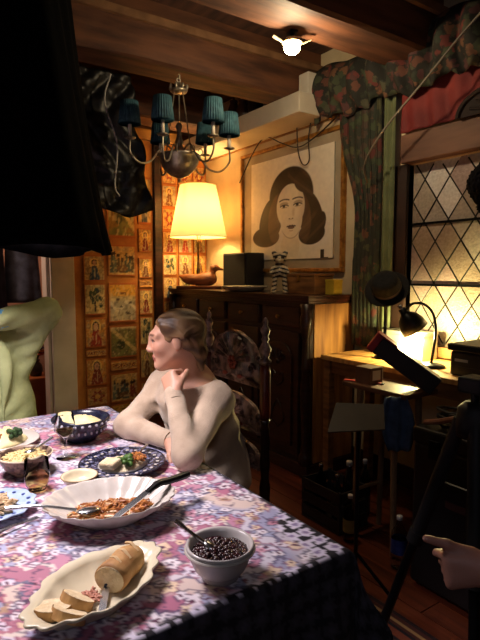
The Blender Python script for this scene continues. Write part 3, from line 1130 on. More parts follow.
# things on the soffit
o = obj('white_carton', box(B(), (-.40, .24, 2.65), (-.30, .34, 2.80)), M('carton', 'cfc6b4', 'ddd5c4', .8), None, False, bevel=.003)
tag(o, 'white carton standing on the end of the soffit ledge', 'carton')
for i, (x, w_, h_, c1) in enumerate(((-1.30, .10, .24, '3a2a20'), (-1.15, .12, .20, '4a3a30'), (-.98, .13, .26, '2c2420'), (-.80, .09, .20, '55453a'))):
    b_ = thing('storage_jar', ['tall dark jar on the soffit furthest from the window', 'squat brown jar second along the soffit', 'largest dark jar third along the soffit', 'small pale-brown jar on the soffit nearest the beam'][i], 'jar', (x, .28, 2.65), 0, 'jars on the soffit ledge')
    mm = M('jar_glaze_%s' % c1, c1, c1, .4)
    obj('vessel', lathe(B(), [(0, 0), (w_ * .35, 0), (w_ * .5, h_ * .3), (w_ * .48, h_ * .6), (w_ * .3, h_ * .8), (w_ * .32, h_ * .84), (0, h_ * .84)], 18), mm, b_, True)
    obj('stopper', lathe(B(), [(w_ * .33, h_ * .84), (w_ * .34, h_ * .9), (w_ * .1, h_ * .95), (w_ * .1, h_), (0, h_)], 16), mm, b_, True)

# ---------------------------------------------------------------- chandelier
chx, chy = -.505, -.672
cz0 = 2.14                                            # bowl rim height
ch = thing('chandelier', 'brass chandelier with six small teal candle shades hanging from the beam', 'chandelier', (chx, chy, cz0))
silver = M('aged_silver', '9a9282', 'c0b6a2', .34, metal=.7, scale=25)
bm = lathe(B(), [(0, -.165), (.008, -.16), (.013, -.15), (.009, -.142), (.02, -.133), (.06, -.118), (.10, -.085), (.122, -.04), (.130, 0), (.136, .006), (.130, .014), (.09, .02), (.05, .03), (.03, .05), (.02, .07), (.028, .09), (.018, .12), (.012, .16), (.022, .19), (.012, .21), (0, .21)], 32)
obj('bowl', bm, silver, ch, True)
bm = B()
for k in range(3):
    a = k * 2.094 + .5
    tube(bm, [(.09 * math.cos(a), .09 * math.sin(a), .02), (.03 * math.cos(a), .03 * math.sin(a), .40)], .004, 6)
obj('suspension_rod', bm, silver, ch)
bm = lathe(B(), [(0, .39), (.02, .395), (.05, .40), (.058, .412), (.05, .42), (.025, .43), (.012, .46), (0, .465)], 20)
for k in range(8):
    a = k * math.pi / 4
    ball(bm, (.055 * math.cos(a), .055 * math.sin(a), .43), (.01, .01, .018), 6)
obj('crown', bm, silver, ch, True)
bm = B()
pts = [(0, .012 * math.cos(t), .475 + .012 * math.sin(t)) for t in np.linspace(0, 6.283, 13)]
tube(bm, pts, .0035, 6)
tube(bm, spline([(0, 0, .515), (.014, 0, .50), (.012, 0, .485), (0, 0, .486)], 5), .004, 6)
tube(bm, [(0, 0, .51), (0, 0, .53)], .004, 6)
obj('hook', bm, M('white_hook', 'd0c8bc', 'e0d8cc', .4), ch)
teal = M('teal_pleats', '2a4f5c', '3c6876', .75, scale=30)
cyaw = math.atan2(-FW.y, -FW.x)                       # direction from the chandelier to the viewer
ARMS = [(-58, .33, .01), (-12, .30, .0), (46, .32, .01), (78, .33, -.03), (150, .30, .0), (212, .30, .0)]
for ang, rad, dz in ARMS:
    a = cyaw + R(ang)
    ux, uy = math.cos(a), math.sin(a)
    P = lambda r, z: (ux * r, uy * r, z + dz)
    arm = obj('arm', tube(B(), spline([P(.05, .03), P(.10, .055), P(.15, .0), P(.20, -.06), P(.27, -.075), P(rad, -.02), P(rad, .055)], 6), .006, 8), silver, ch)
    T = Matrix.Translation(P(rad, .055))
    obj('drip_pan', lathe(B(), [(0, 0), (.012, 0), (.034, .008), (.036, .013), (.014, .008), (.012, .02), (0, .02)], 16, T), silver, arm, True)
    obj('candle', lathe(B(), [(0, .012), (.0115, .012), (.0115, .105), (0, .105)], 12, T), M('candle_sleeve', 'd8cdb8', 'e6dcc8', .5), arm, True)
    sh = obj('candle_shade', lathe(B(), [(.066, .09), (.052, .225), (.050, .225), (.064, .09)], 156, T, rfun=lambda t, r, i: 1 + .045 * math.cos(26 * t)), teal, arm, True)
bm = B()
for k in range(8):
    a = k * math.pi / 4 + .2
    tube(bm, spline([(.132 * math.cos(a), .132 * math.sin(a), 0), (.15 * math.cos(a), .15 * math.sin(a), .03), (.135 * math.cos(a), .135 * math.sin(a), .05), (.12 * math.cos(a), .12 * math.sin(a), .035)], 5), .004, 6)
obj('leaf_scrolls', bm, silver, ch)

# ---------------------------------------------------------------- black plastic sheet behind the chandelier
nu, nv = 70, 60
rows = []
for j in range(nv):
    v = j / (nv - 1)
    z = 2.66 - v * .87
    yr = -.90 + .15 * v ** 1.2
    row = []
    for i in range(nu):
        u = i / (nu - 1)
        y_ = -1.95 + (yr + 1.95) * u
        d = .05 * (vnoise(np.array([u * 9.0]), np.array([v * 7.0]), 5)[0] - .5) + .03 * abs(math.sin(u * 21 + 5 * v + 3 * math.sin(v * 6)))
        d += .02 * (vnoise(np.array([u * 25.0]), np.array([v * 25.0]), 8)[0] - .5)
        row.append((-.76 + d, y_ + .015 * math.sin(v * 14), z - (.03 * math.sin(u * 17) * v)))
    rows.append(row)
bm = B()
rings(bm, rows, cap=False, closed=False)
o = obj('plastic_sheet', bm, M('black_plastic', '0b0a0b', '121012', .42, scale=30, bump=.3, bscale=25, spec=.35), None, True)
md = o.modifiers.new('thickness', 'SOLIDIFY')
md.thickness = .002
tag(o, 'crinkled glossy black plastic sheet hanging behind the chandelier', 'plastic sheet')
o = obj('dangling_cable', tube(B(), spline([(-.66, -1.06, 2.62), (-.67, -1.10, 2.45), (-.66, -1.03, 2.2), (-.67, -1.045, 1.95), (-.66, -1.02, 1.88)], 6), .005, 6), M('white_rubber', 'b8b4ac', 'c8c4bc', .5))
tag(o, 'thin white cable dangling in front of the black plastic sheet', 'cable')

# ---------------------------------------------------------------- valance, curtain, red blind, cable at the window
vf = floral('valance_print', '201f1a', ['5e3a2c', '66302a', '3e4430', '4a4836', '6c4a34', '2e3428', '50302e'], 17, thr=.46)
rows = []
nx_ = 240
X0, X1 = -.36, 2.0
for j in range(16):
    v = j / 15
    row = []
    for i in range(nx_):
        u = i / (nx_ - 1)
        ph = u * (X1 - X0) / .165
        puff = math.sin(math.pi * (v ** .8)) * .05
        cyc = abs(math.sin(math.pi * ph))
        y_ = .36 - puff * (.3 + cyc) - .03 * cyc * (1 - abs(2 * v - 1)) + .02 * math.sin(ph * 9) * (v > .75)
        z = 2.83 - .34 * v - .035 * (1 - cyc) * v + .02 * math.sin(ph * 2.1)
        row.append((X0 + u * (X1 - X0), y_, z))
    rows.append(row)
bm = B()
rings(bm, rows, cap=False, closed=False)
o = obj('valance', bm, vf, None, True)
o.modifiers.new('thickness', 'SOLIDIFY').thickness = .006
tag(o, 'puffed floral fabric valance across the top of the window', 'valance')
o = obj('valance_board', box(B(), (X0, .37, 2.70), (X1, WY, 2.82)), wood_dark, None, False)
tag(o, 'dark pelmet board behind the floral valance', 'pelmet')


def curtain(name, label, x0, x1, z0, z1, yb, mat, folds, amp, gather=0.):
    rows = []
    for j in range(24):
        v = j / 23
        row = []
        for i in range(80):
            u = i / 79
            ph = u * folds * 2 * math.pi
            a = amp * (.5 + .5 * v)
            xl = x0 + gather * sstep(.1, .48, np.array([v]))[0]
            row.append((xl + (x1 - xl) * u + (.012 * math.sin(ph * 2 + v * 3) + .012) * (gather > 0), yb + a * math.sin(ph + .6 * math.sin(v * 4)), z1 + (z0 - z1) * v))
        rows.append(row)
    bm = B()
    rings(bm, rows, cap=False, closed=False)
    o = obj(name, bm, mat, None, True)
    o.modifiers.new('thickness', 'SOLIDIFY').thickness = .005
    tag(o, label, 'curtain')
    return o


curtain('floral_curtain', 'dark floral curtain hanging between the portrait and the window', -.16, .21, .90, 2.56, .40, floral('curtain_print', '2e3024', ['4e4e34', '5c2c26', '3e4830', '64402f', '2c3428', '4a3a30'], 17, thr=.46), 6, .03, .165)
curtain('green_lining', 'narrow strip of green curtain lining beside the window', .24, .33, .95, 2.56, .41, M('green_lining', '5c6442', '747c54', .8), 2, .012)
curtain('red_blind', 'gathered red fabric blind under the valance', .36, 1.66, 2.26, 2.60, .43, M('red_cloth', '6a1c1e', '8c302c', .75, scale=5), 9, .012)
o = thing('arched_ornament', 'dark carved arched ornament resting on the window lintel', 'ornament', (1.02, .36, 2.24))
bm = B()
arc = [(.21 * math.cos(a), .13 * math.sin(a)) for a in np.linspace(0, math.pi, 24)]
prism(bm, [(x, z) for x, z in arc], .03)
obj('plaque', bm, M('dull_dark_wood', '1c0e0a', '2c1812', .8, scale=8), o)
bm = B()
tube(bm, [(x, -.018, z) for x, z in arc], .014, 8)
for k in range(7):
    a = R(20 + 23 * k)
    tube(bm, [(.03 * math.cos(a), -.018, .03 * math.sin(a)), (.15 * math.cos(a), -.018, .10 * math.sin(a))], .009, 6)
obj('carving', bm, M('dull_dark_wood'), o)
o.location = (1.0, .385, WZ1 + .17)
o = obj('grey_cable', tube(B(), spline([(1.6, .19, 3.0), (1.0, .19, 2.655), (.7, .185, 2.43), (.43, .19, 2.235), (.24, .24, 2.08), (.16, .355, 1.98)], 8), .0065, 6), M('grey_rubber', '6a6154', '7a7062', .6))
tag(o, 'grey cable stretched diagonally across the floral valance', 'cable')
# ================================================================ table, cloth, chair
TX0, TX1, TY0, TY1, TZ = .17, 1.735, -2.62, -1.435, .757
tb = thing('dining_table', 'long wooden dining table hidden under the patterned cloth', 'table', ((TX0 + TX1) / 2, (TY0 + TY1) / 2, 0))
lx, ly = (TX1 - TX0) / 2, (TY1 - TY0) / 2
obj('table_top', box(B(), (-lx + .006, -ly + .006, .72), (lx - .006, ly - .006, TZ - .004)), wood_mid, tb, False)
for sx in (-1, 1):
    for sy in (-1, 1):
        obj('leg', lathe(B(), [(.03, 0), (.03, .06), (.022, .1), (.034, .3), (.038, .45), (.025, .56), (.04, .6), (.04, .72)], 14, Matrix.Translation((sx * (lx - .12), sy * (ly - .12), 0))), wood_mid, tb, True)
bm = B()
for s_ in (-1, 1):
    box(bm, (-lx + .1, s_ * (ly - .12) - .01, .63), (lx - .1, s_ * (ly - .12) + .01, .72))
    box(bm, (s_ * (lx - .12) - .01, -ly + .1, .63), (s_ * (lx - .12) + .01, ly - .1, .72))
obj('apron', bm, wood_mid, tb, False)

LA, LB = TX1 - TX0, TY1 - TY0
da_, hang_n, hang_f, hang_l = .006, .52, .22, .3
A = np.arange(-hang_n, LA + hang_f, da_)
Bv = np.arange(-.5, LB + hang_l, da_)
ga, gb = np.meshgrid(A, Bv, indexing='ij')
a, b_ = ga.ravel(), gb.ravel()
ea = np.maximum(-a, 0) + np.maximum(a - LA, 0)
eb = np.maximum(-b_, 0) + np.maximum(b_ - LB, 0)
# the cloth is pushed up short along the side where people sit
side = np.where(b_ < 0, .10 + .90 * sstep(.52, .22, a), 1.)
eb = eb * side
sa = np.where(a < 0, 1, -1)
sb = np.where(b_ < 0, 1, -1)
fold_a = .028 * np.sin(b_ * 21 + 2 * np.sin(b_ * 5)) * sstep(0, .3, ea)
fold_b = .028 * np.sin(a * 19 + 1.5 * np.sin(a * 7)) * sstep(0, .3, eb)
mn = np.minimum(ea, eb)
x = TX1 - np.clip(a, 0, LA) + sa * (np.minimum(ea, .012) + .06 * ea + fold_a * (ea > 0) + .22 * mn)
y_ = TY1 - np.clip(b_, 0, LB) + sb * (np.minimum(eb, .012) + .06 * eb + fold_b * (eb > 0) + .22 * mn)
drop = np.maximum(ea, eb) + .12 * mn
z = .76 - np.where(drop > 0, np.maximum(drop - .004, 0), 0)
z = z + .0022 * (vnoise(a * 14, b_ * 14, 2) - .5) * (drop <= 0)
P = np.stack([x, y_, np.maximum(z, .04)], 1)


def cloth_color(a, b):
    wob_a = a + .012 * np.sin(b * 31) + .02 * (vnoise(a * 6, b * 6, 1) - .5)
    wob_b = b + .012 * np.sin(a * 27) + .02 * (vnoise(a * 6, b * 6, 9) - .5)
    zone = vnoise(wob_a * 4.2 + 3, wob_b * 4.2 + 1, 21)
    zone2 = vnoise(wob_a * 5.5, wob_b * 5.5, 33)
    c = np.repeat(LIN('c2bac8')[None], len(a), 0)
    c = over(c, 'd0bcb4', sstep(.55, .62, zone2))
    c = over(c, 'ac6a84', sstep(.58, .64, zone))
    c = over(c, '9a9ab8', sstep(.36, .30, zone))
    # medallions
    for ca, cb, rr in ((.20, .26, .17), (.62, .20, .20), (.26, .72, .22), (.75, .62, .22), (1.15, .30, .2), (1.2, .75, .2), (-.02, .52, .1), (.45, .45, .13), (.55, .92, .2)):
        dx, dy = wob_a - ca, wob_b - cb
        r_ = np.hypot(dx, dy) / rr
        th = np.arctan2(dy, dx)
        r2 = r_ * (1 + .10 * np.cos(8 * th) + .04 * np.cos(16 * th))
        bands = [(1.0, .95, '5a5474'), (.95, .80, 'ccc6d2'), (.80, .77, '85597a'), (.77, .58, 'b87890'), (.58, .53, 'd9cdc4'), (.53, .32, 'a86078'), (.32, .27, '5a5474'), (.27, .12, 'd4bcae'), (.12, 0, '9c5068')]
        for hi, lo, cc in bands:
            c = over(c, cc, ((r2 <= hi) & (r2 > lo)).astype(float) * .85)
    # small outlined blossoms at two sizes
    for cell, sd_, dens, rk in ((.062, 3, .75, .40), (.036, 8, .7, .40)):
        i, j = np.floor(wob_a / cell), np.floor(wob_b / cell)
        for di in (-1, 0, 1):
            for dj in (-1, 0, 1):
                ii, jj = i + di, j + dj
                ox = (ii + .5 + .5 * (hash2(ii, jj, sd_) - .5)) * cell
                oy = (jj + .5 + .5 * (hash2(ii, jj, sd_ + 1) - .5)) * cell
                on = hash2(ii, jj, sd_ + 2) < dens
                dx, dy = wob_a - ox, wob_b - oy
                r_ = np.hypot(dx, dy) / (cell * rk)
                th = np.arctan2(dy, dx) + 6 * hash2(ii, jj, sd_ + 3)
                q = r_ * (1 + .22 * np.cos(5 * th))
                h = hash2(ii, jj, sd_ + 4)
                out = ((q < 1.0) & (q > .74) & on).astype(float)
                c = over(c, '4a4660', out * .7 * (h < .6) + 0)
                c = over(c, '8a5068', out * .7 * (h >= .6))
                fill = ((q <= .74) & on).astype(float)
                for lo, hi, cc in ((0, .3, 'e4dce4'), (.3, .5, 'c08498'), (.5, .65, '9aa0c0'), (.65, .8, 'e0c8a8'), (.8, .9, 'a88468'), (.9, 1.01, 'd8d0e0')):
                    c = over(c, cc, fill * ((h >= lo) & (h < hi)) * .85)
                c = over(c, '5a3048', ((q < .25) & on).astype(float))
    # vine lines
    vine = np.abs(np.sin(wob_a * 34 + 2.2 * np.sin(wob_b * 23)) * np.sin(wob_b * 31 + 2 * np.sin(wob_a * 19)))
    c = over(c, '4a3a5a', (vine < .03).astype(float) * .7)
    # dark border with pale blossoms round the table edge
    d_edge = np.minimum(a, b)
    bord = sstep(.085, .07, np.minimum(b + .9 * np.maximum(a - .16, 0), 9)) * (a < .42)
    bord = np.maximum(bord, sstep(.02, .0, d_edge))
    cell = .046
    i, j = np.floor(a / cell), np.floor(b / cell)
    ox, oy = (i + .5 + .3 * (hash2(i, j, 5) - .5)) * cell, (j + .5 + .3 * (hash2(i, j, 6) - .5)) * cell
    r_ = np.hypot(a - ox, b - oy) / (cell * .5)
    th = np.arctan2(b - oy, a - ox)
    q = r_ * (1 + .2 * np.cos(6 * th + 5 * hash2(i, j, 7)))
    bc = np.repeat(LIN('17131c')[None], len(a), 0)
    hanging = (d_edge < -.005)  # hanging sides stay near black, their missing light put into the colour
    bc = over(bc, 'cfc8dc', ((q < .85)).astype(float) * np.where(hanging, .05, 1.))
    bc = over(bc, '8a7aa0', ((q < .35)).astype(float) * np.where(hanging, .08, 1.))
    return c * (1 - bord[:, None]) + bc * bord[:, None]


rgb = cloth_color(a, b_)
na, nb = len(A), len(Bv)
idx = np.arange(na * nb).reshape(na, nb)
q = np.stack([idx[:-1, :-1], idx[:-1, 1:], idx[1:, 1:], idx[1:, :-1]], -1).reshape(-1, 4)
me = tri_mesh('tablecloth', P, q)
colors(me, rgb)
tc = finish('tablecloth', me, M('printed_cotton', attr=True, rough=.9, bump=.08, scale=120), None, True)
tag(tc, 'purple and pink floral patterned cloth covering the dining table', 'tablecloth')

# ---------------------------------------------------------------- carved chair
def make_chair():
    c = thing('carved_chair', 'high-backed dark carved chair with turned posts under the seated woman', 'chair', (.612, -.99, 0))
    carve = M('carved_wood', '4a3028', '9a7a6c', .34, scale=26, bump=.4, coat=.25, contrast=(.42, .58))
    redw = M('red_wood', '4a160e', '6a2416', .35, scale=10, coat=.3)
    for s_ in (-1, 1):
        T = Matrix.Translation((s_ * .226, 0, 0))
        pr = [(.018, 0), (.024, .02), (.02, .06), (.024, .12), (.024, .40), (.022, .44), (.024, .50), (.017, .54), (.022, .60), (.018, .66), (.023, .70), (.018, .73), (.022, .75), (.015, .78), (.024, .80)]
        leg = obj('back_post', lathe(B(), pr, 16, T), wood_dark, c, True)
        obj('post_shaft', lathe(B(), [(.020, .80), (.0235, .83), (.0235, 1.0), (.019, 1.04)], 16, T), redw, leg, True)
        fin = [(.019, 1.04), (.026, 1.05), (.026, 1.06), (.014, 1.07), (.025, 1.095), (.026, 1.11), (.016, 1.13), (.011, 1.14), (.018, 1.15), (.012, 1.16), (.02, 1.185), (.019, 1.195), (.009, 1.21), (.012, 1.225), (.006, 1.24), (0, 1.245)]
        obj('finial', lathe(B(), fin, 16, T), carve, leg, True)
        obj('front_leg', lathe(B(), [(.03, 0), (.03, .05), (.02, .08), (.032, .2), (.022, .32), (.034, .36), (.034, .45)], 14, Matrix.Translation((s_ * .226, -.40, 0))), wood_dark, c, True)
        obj('stretcher', tube(B(), [(s_ * .226, -.39, .17), (s_ * .226, -.01, .17)], .014, 8), wood_dark, c)
    obj('stretcher', tube(B(), [(-.226, -.40, .25), (.226, -.40, .25)], .016, 8), wood_dark, c)
    obj('seat', box(B(), (-.25, -.43, .43), (.25, -.01, .455)), wood_dark, c, False, bevel=.008)

    def slat(name, z0, h, w):
        """arched carved slat with a fan and a rosette"""
        out = [(-w, z0), (w, z0), (w, z0 + h * .35)] + [(w * .98 * math.cos(t) if abs(math.cos(t)) > .62 else w * .80 * math.cos(t), z0 + h * (.35 + .65 * math.sin(t))) for t in np.linspace(.22, math.pi - .22, 17)] + [(-w, z0 + h * .35)]
        s = obj(name, prism(B(), out, .02), carve, c, bevel=.003)
        bm = B()
        for k in range(11):
            t = R(9 + k * 16.2)
            l_ = h * .54
            tube(bm, [(0, -.012, z0 + h * .42), (l_ * .95 * math.cos(t), -.017, z0 + h * .42 + l_ * math.sin(t))], [.005, .0135], 7)
        for sg in (-1, 1):
            pts = [(sg * (w * .72 + .028 * math.cos(t) * (1 - t / 9)), -.014, z0 + h * .33 + .028 * math.sin(t) * (1 - t / 9)) for t in np.linspace(0, 7.5, 22)]
            tube(bm, pts, .006, 6)
            tube(bm, spline([(sg * w * .98, -.012, z0 + .01), (sg * w * .6, -.016, z0 + h * .14), (sg * w * .3, -.014, z0 + h * .08), (0, -.016, z0 + h * .16)], 5), .008, 6)
            ball(bm, (sg * w * .93, -.006, z0 + h * .52), (.016, .012, .02), 8)
        obj('carving', bm, carve, s)
        bm = B()
        for k in range(6):
            t = k * math.pi / 3
            ball(bm, (.022 * math.cos(t), -.016, z0 + h * .38 + .022 * math.sin(t)), (.014, .009, .014), 7)
        ball(bm, (0, -.022, z0 + h * .38), (.011, .008, .011), 7)
        for sg in (-1, 1):
            ball(bm, (sg * .06, -.014, z0 + h * .12), (.025, .008, .013), 7)
        obj('rosette', bm, M('red_gilt', '7a2a20', 'a04a34', .35, scale=20), s)
    slat('crest_rail', .93, .24, .200)
    slat('back_slat', .72, .16, .200)
    slat('back_slat', .56, .12, .200)
    c.scale = (1, 1, .975)
    return c


make_chair()

# ================================================================ food and tableware
Z = .762
cream = M('cream_glaze', 'd2c6a8', 'e2d8bc', .25, scale=8)
white_g = M('white_glaze', 'bdb6ae', 'd2ccc4', .22, scale=8)
navy = M('navy_glaze', '161726', '24263c', .25, scale=50)
blue_g = M('blue_glaze', '8aa4cc', 'b4c6e0', .25, scale=14)
steel = chrome


def dish(name, mat, parent, prof, seg=64, sx=1., sy=1., rfun=None):
    return obj(name, lathe(B(), prof, seg, None, rfun, sx, sy), mat, parent, True)


def bowl_prof(r, h, foot=.5, t=.006):
    out = [(0, 0), (r * foot, 0), (r * foot, .008), (r * foot * 1.15, .012)]
    for k in range(1, 7):
        u = k / 6
        out.append((r * (foot * 1.15 + (1 - foot * 1.15) * u ** .62), .012 + (h - .012) * u))
    inn = [(max(q_[0] - t, 0), q_[1] + t * .6) for q_ in out[3:-1]][::-1]
    return out + [(r - t * .3, h + t * .5), (r - t, h)] + inn + [(0, .018)]


def mound(name, parent, mat, r, h, z0, seed, sx=1., sy=1., rough_=.25, label=None, top=False, loc=None):
    """uneven heap of soft food"""
    bm = B()
    n, m_ = 36, 10
    rs = []
    for i in range(m_ + 1):
        u = i / m_
        row = []
        for k in range(n):
            t = 2 * math.pi * k / n
            nn = vnoise(np.array([3 + 3 * math.cos(t) * u * 2]), np.array([3 + 3 * math.sin(t) * u * 2]), seed)[0]
            n2 = vnoise(np.array([9 + 9 * math.cos(t) * u * 2]), np.array([9 + 9 * math.sin(t) * u * 2]), seed + 1)[0]
            rad = r * u * (1 + .08 * math.sin(3 * t + seed))
            row.append((rad * math.cos(t) * sx, rad * math.sin(t) * sy, z0 + h * (1 - u ** 2.2) * (1 - rough_ + rough_ * 2 * nn) + h * .22 * (n2 - .5) * (u < .95)))
        rs.append(row if i else [(0, 0, z0 + h)])
    rings(bm, rs)
    return obj(name, bm, mat, parent, True, label=label, loc=loc)


def strands(bm, n, place, ln, rad, seed):
    r_ = random.Random(seed)
    for _ in range(n):
        x, y_, z = place(r_)
        t = r_.uniform(0, 6.28)
        l_ = ln * r_.uniform(.6, 1.3)
        bz = r_.uniform(-.3, .3)
        d = Vector((math.cos(t), math.sin(t), bz))
        e = Vector((-math.sin(t), math.cos(t), r_.uniform(0, .8))) * l_ * r_.uniform(-.35, .35)
        p = Vector((x, y_, z))
        tube(bm, [p - d * l_ / 2, p + e * .5, p + d * l_ / 2], [rad * .6, rad, rad * .6], 5)
    return bm


# scalloped oval dish
dd = thing('scalloped_dish', 'large white scalloped oval dish of shredded food in the table centre', 'dish', (1.285, -1.832, Z), R(72))
flute = lambda t, r, i: 1 + (.045 * abs(math.cos(11 * t)) - .02) * min(1, (r / .75) ** 3)
pr = [(0, 0), (.5, 0), (.55, .006), (.8, .03), (1.0, .056), (1.0, .06), (.97, .058), (.78, .036), (.56, .012), (0, .009)]
dish('dish_body', white_g, dd, pr, 132, .165, .125, flute)
fd = thing('shredded_food', 'heap of shredded orange-brown food in the scalloped dish', 'food', (1.287, -1.832, Z + .006), R(72))
fo = M('shredded_orange', '8a4a22', 'c4803c', .5, scale=60)


def pl_sc(r_):
    while True:
        x, y_ = r_.uniform(-.10, .10), r_.uniform(-.052, .052)
        q_ = (x / .10) ** 2 + (y_ / .052) ** 2
        if q_ < 1:
            return x, y_, .008 + .010 * q_ + .022 * (1 - q_) * r_.uniform(.2, 1)


o = obj('shreds', strands(B(), 300, pl_sc, .034, .0034, 4), fo, fd)
o = obj('pale_shreds', strands(B(), 90, pl_sc, .03, .003, 9), M('shredded_pale', 'c8a878', 'ddc49a', .5), fd)

# carving knife across the dish
kn = thing('carving_knife', 'black-handled carving knife resting across the scalloped dish', 'knife', (0, 0, 0))
p0, p1, p2 = Vector((1.375, -1.870, Z + .032)), Vector((1.325, -1.738, Z + .066)), Vector((1.290, -1.605, Z + .068))
bm = B()
d = (p1 - p0).normalized()
w_ = Vector((-d.y, d.x, 0)).normalized()
for sgn in (1,):
    vs = [p0, p0 + d * .03 + w_ * .012, p1 + w_ * .012, p1 - w_ * .008, p0 + d * .02 - w_ * .006]
    top_ = [bm.verts.new(v + Vector((0, 0, .001))) for v in vs]
    bot_ = [bm.verts.new(v - Vector((0, 0, .001))) for v in vs]
    bm.faces.new(top_)
    bm.faces.new(bot_[::-1])
    for i in range(5):
        bm.faces.new((top_[i], bot_[i], bot_[(i + 1) % 5], top_[(i + 1) % 5]))
obj('blade', bm, steel, kn, False)
obj('handle', tube(B(), spline([p1 - d * .01, p1 + d * .03, (p1 + p2) / 2 + Vector((0, 0, .004)), p2], 5), [.0085] * 4 + [.010] * 8 + [.011] * 3 + [.009], 8), M('knife_handle', '0c0b0d', '151417', .4), kn)

sn = thing('serving_spoon', 'silver serving spoon with its bowl in the scalloped dish', 'spoon', (0, 0, 0))
bm = B()
s0, s1 = Vector((1.23, -2.075, Z + .068)), Vector((1.285, -1.92, Z + .045))
tube(bm, spline([s0, (s0 + s1) / 2 + Vector((0, 0, .008)), s1], 6), [.005, .005, .0045, .004, .0035, .0035, .0035, .0035, .0035, .0035, .0035, .004, .005], 8)
obj('handle', bm, steel, sn)
bm = ball(B(), s1 + Vector((.008, .028, -.006)), (.018, .03, .006), 10, mtx=Matrix.Rotation(R(-12), 4, 'Z'))
obj('spoon_bowl', bm, steel, sn)

# bread platter
bp = thing('bread_platter', 'cream eight-sided ceramic platter holding bread at the near table edge', 'platter', (1.592, -1.972, Z), R(114))
def octo(t, r, i):
    c_, s_ = abs(math.cos(t)), abs(math.sin(t))
    q_ = min(1 / max(c_, 1e-6), 1 / max(s_, 1e-6), 1.27 / (c_ + s_))
    q_ = .75 * q_ + .25
    return q_ + (.035 * math.cos(16 * t) * (r / 1.0) ** 4 if r > .8 else 0)


pr = [(0, 0), (.66, 0), (.7, .004), (.84, .022), (1.0, .034), (1.015, .038), (.985, .040), (.82, .028), (.68, .010), (0, .008)]
dish('platter_body', cream, bp, pr, 96, .158, .092, octo)
crust = M('bread_crust', '9a6a38', 'c49a60', .7, scale=22, bump=.3, bscale=60)
crumb = M('bread_crumb', 'd2ba90', 'e4d2ae', .9, scale=40, bump=.5, bscale=120)
lf = thing('bread_loaf', 'cut end of a crusty baguette on the cream platter', 'bread', (1.572, -1.912, Z + .03), R(128))
prof = []
for k in range(14):
    u = k / 13
    x = -.052 + .112 * u
    r_ = .034 * math.sqrt(max(0., 1 - max(0, (u - .55) / .45) ** 2.4)) * (1 + .04 * math.sin(u * 13))
    prof.append((x, max(r_, .0015)))
rs = [[(x, r_ * math.cos(t), .006 + r_ * .85 * math.sin(t)) for t in np.linspace(0, 2 * math.pi, 25)[:-1]] for x, r_ in prof]
bm = B()
rings(bm, rs, cap=True)
obj('crust', bm, crust, lf, True)
bm = B()
rings(bm, [[(-.0535, .031 * math.cos(t), .006 + .026 * math.sin(t)) for t in np.linspace(0, 2 * math.pi, 25)[:-1]], [(-.050, .032 * math.cos(t), .006 + .027 * math.sin(t)) for t in np.linspace(0, 2 * math.pi, 25)[:-1]]])
obj('cut_face', bm, crumb, lf, False)
bm = B()
for k in range(3):
    x = -.025 + .03 * k
    tube(bm, spline([(x - .01, -.02, .026), (x, 0, .0355), (x + .012, .02, .027)], 4), .0035, 6)
obj('score', bm, M('score_crust', 'c8a878', 'd8bc90', .8), lf)
for i, (px_, py_, rz, tl, lab) in enumerate(((1.612, -2.02, 20, 58, 'thick slice of bread leaning at the back of the platter'), (1.645, -2.045, 28, 62, 'front slice of bread lying on the left end of the platter'), (1.615, -2.065, 60, 82, 'flat slice of bread tucked at the far left of the platter'))):
    s = thing('bread_slice', lab, 'bread', (px_, py_, Z + .022), R(rz), 'bread slices on the platter')
    T = Matrix.Rotation(R(tl), 4, 'X')
    out = [(.034 * math.cos(t), .026 * math.sin(t)) for t in np.linspace(0, 2 * math.pi, 21)[:-1]]
    obj('crumb', prism(B(), out, .018, T), crumb, s, False)
    bm = B()
    rings(bm, [[T @ Vector((x * 1.05, yy, z_ * 1.05)) for x, z_ in out] for yy in (-.0085, .0085)], cap=False)
    o = obj('crust', bm, crust, s, True)
kf = thing('bread_knife', 'small knife with a bluish handle lying among the bread', 'knife', (0, 0, 0))
tube(b0 := B(), [(1.60, -1.958, Z + .022), (1.548, -1.932, Z + .042)], [.005, .006], 8)
obj('handle', b0, M('blue_handle', '2a3448', '3c4a64', .4), kf)
bm = B()
box(bm, (0, -.007, -.0006), (.07, .007, .0006), Matrix.Translation((1.60, -1.958, Z + .021)) @ Matrix.Rotation(R(-27), 4, 'Z') @ Matrix.Rotation(R(4), 4, 'Y'))
obj('blade', bm, steel, kf, False)
o = obj('crumb_pile', strands(B(), 40, lambda r_: (1.605 + r_.uniform(-.02, .02), -1.99 + r_.uniform(-.012, .012), Z + .014 + r_.uniform(0, .006)), .012, .003, 3), M('pink_crumbs', 'b0705a', 'd09a84', .7))
tag(o, 'scatter of pinkish crumbs on the cream platter', 'crumbs', kind='stuff')

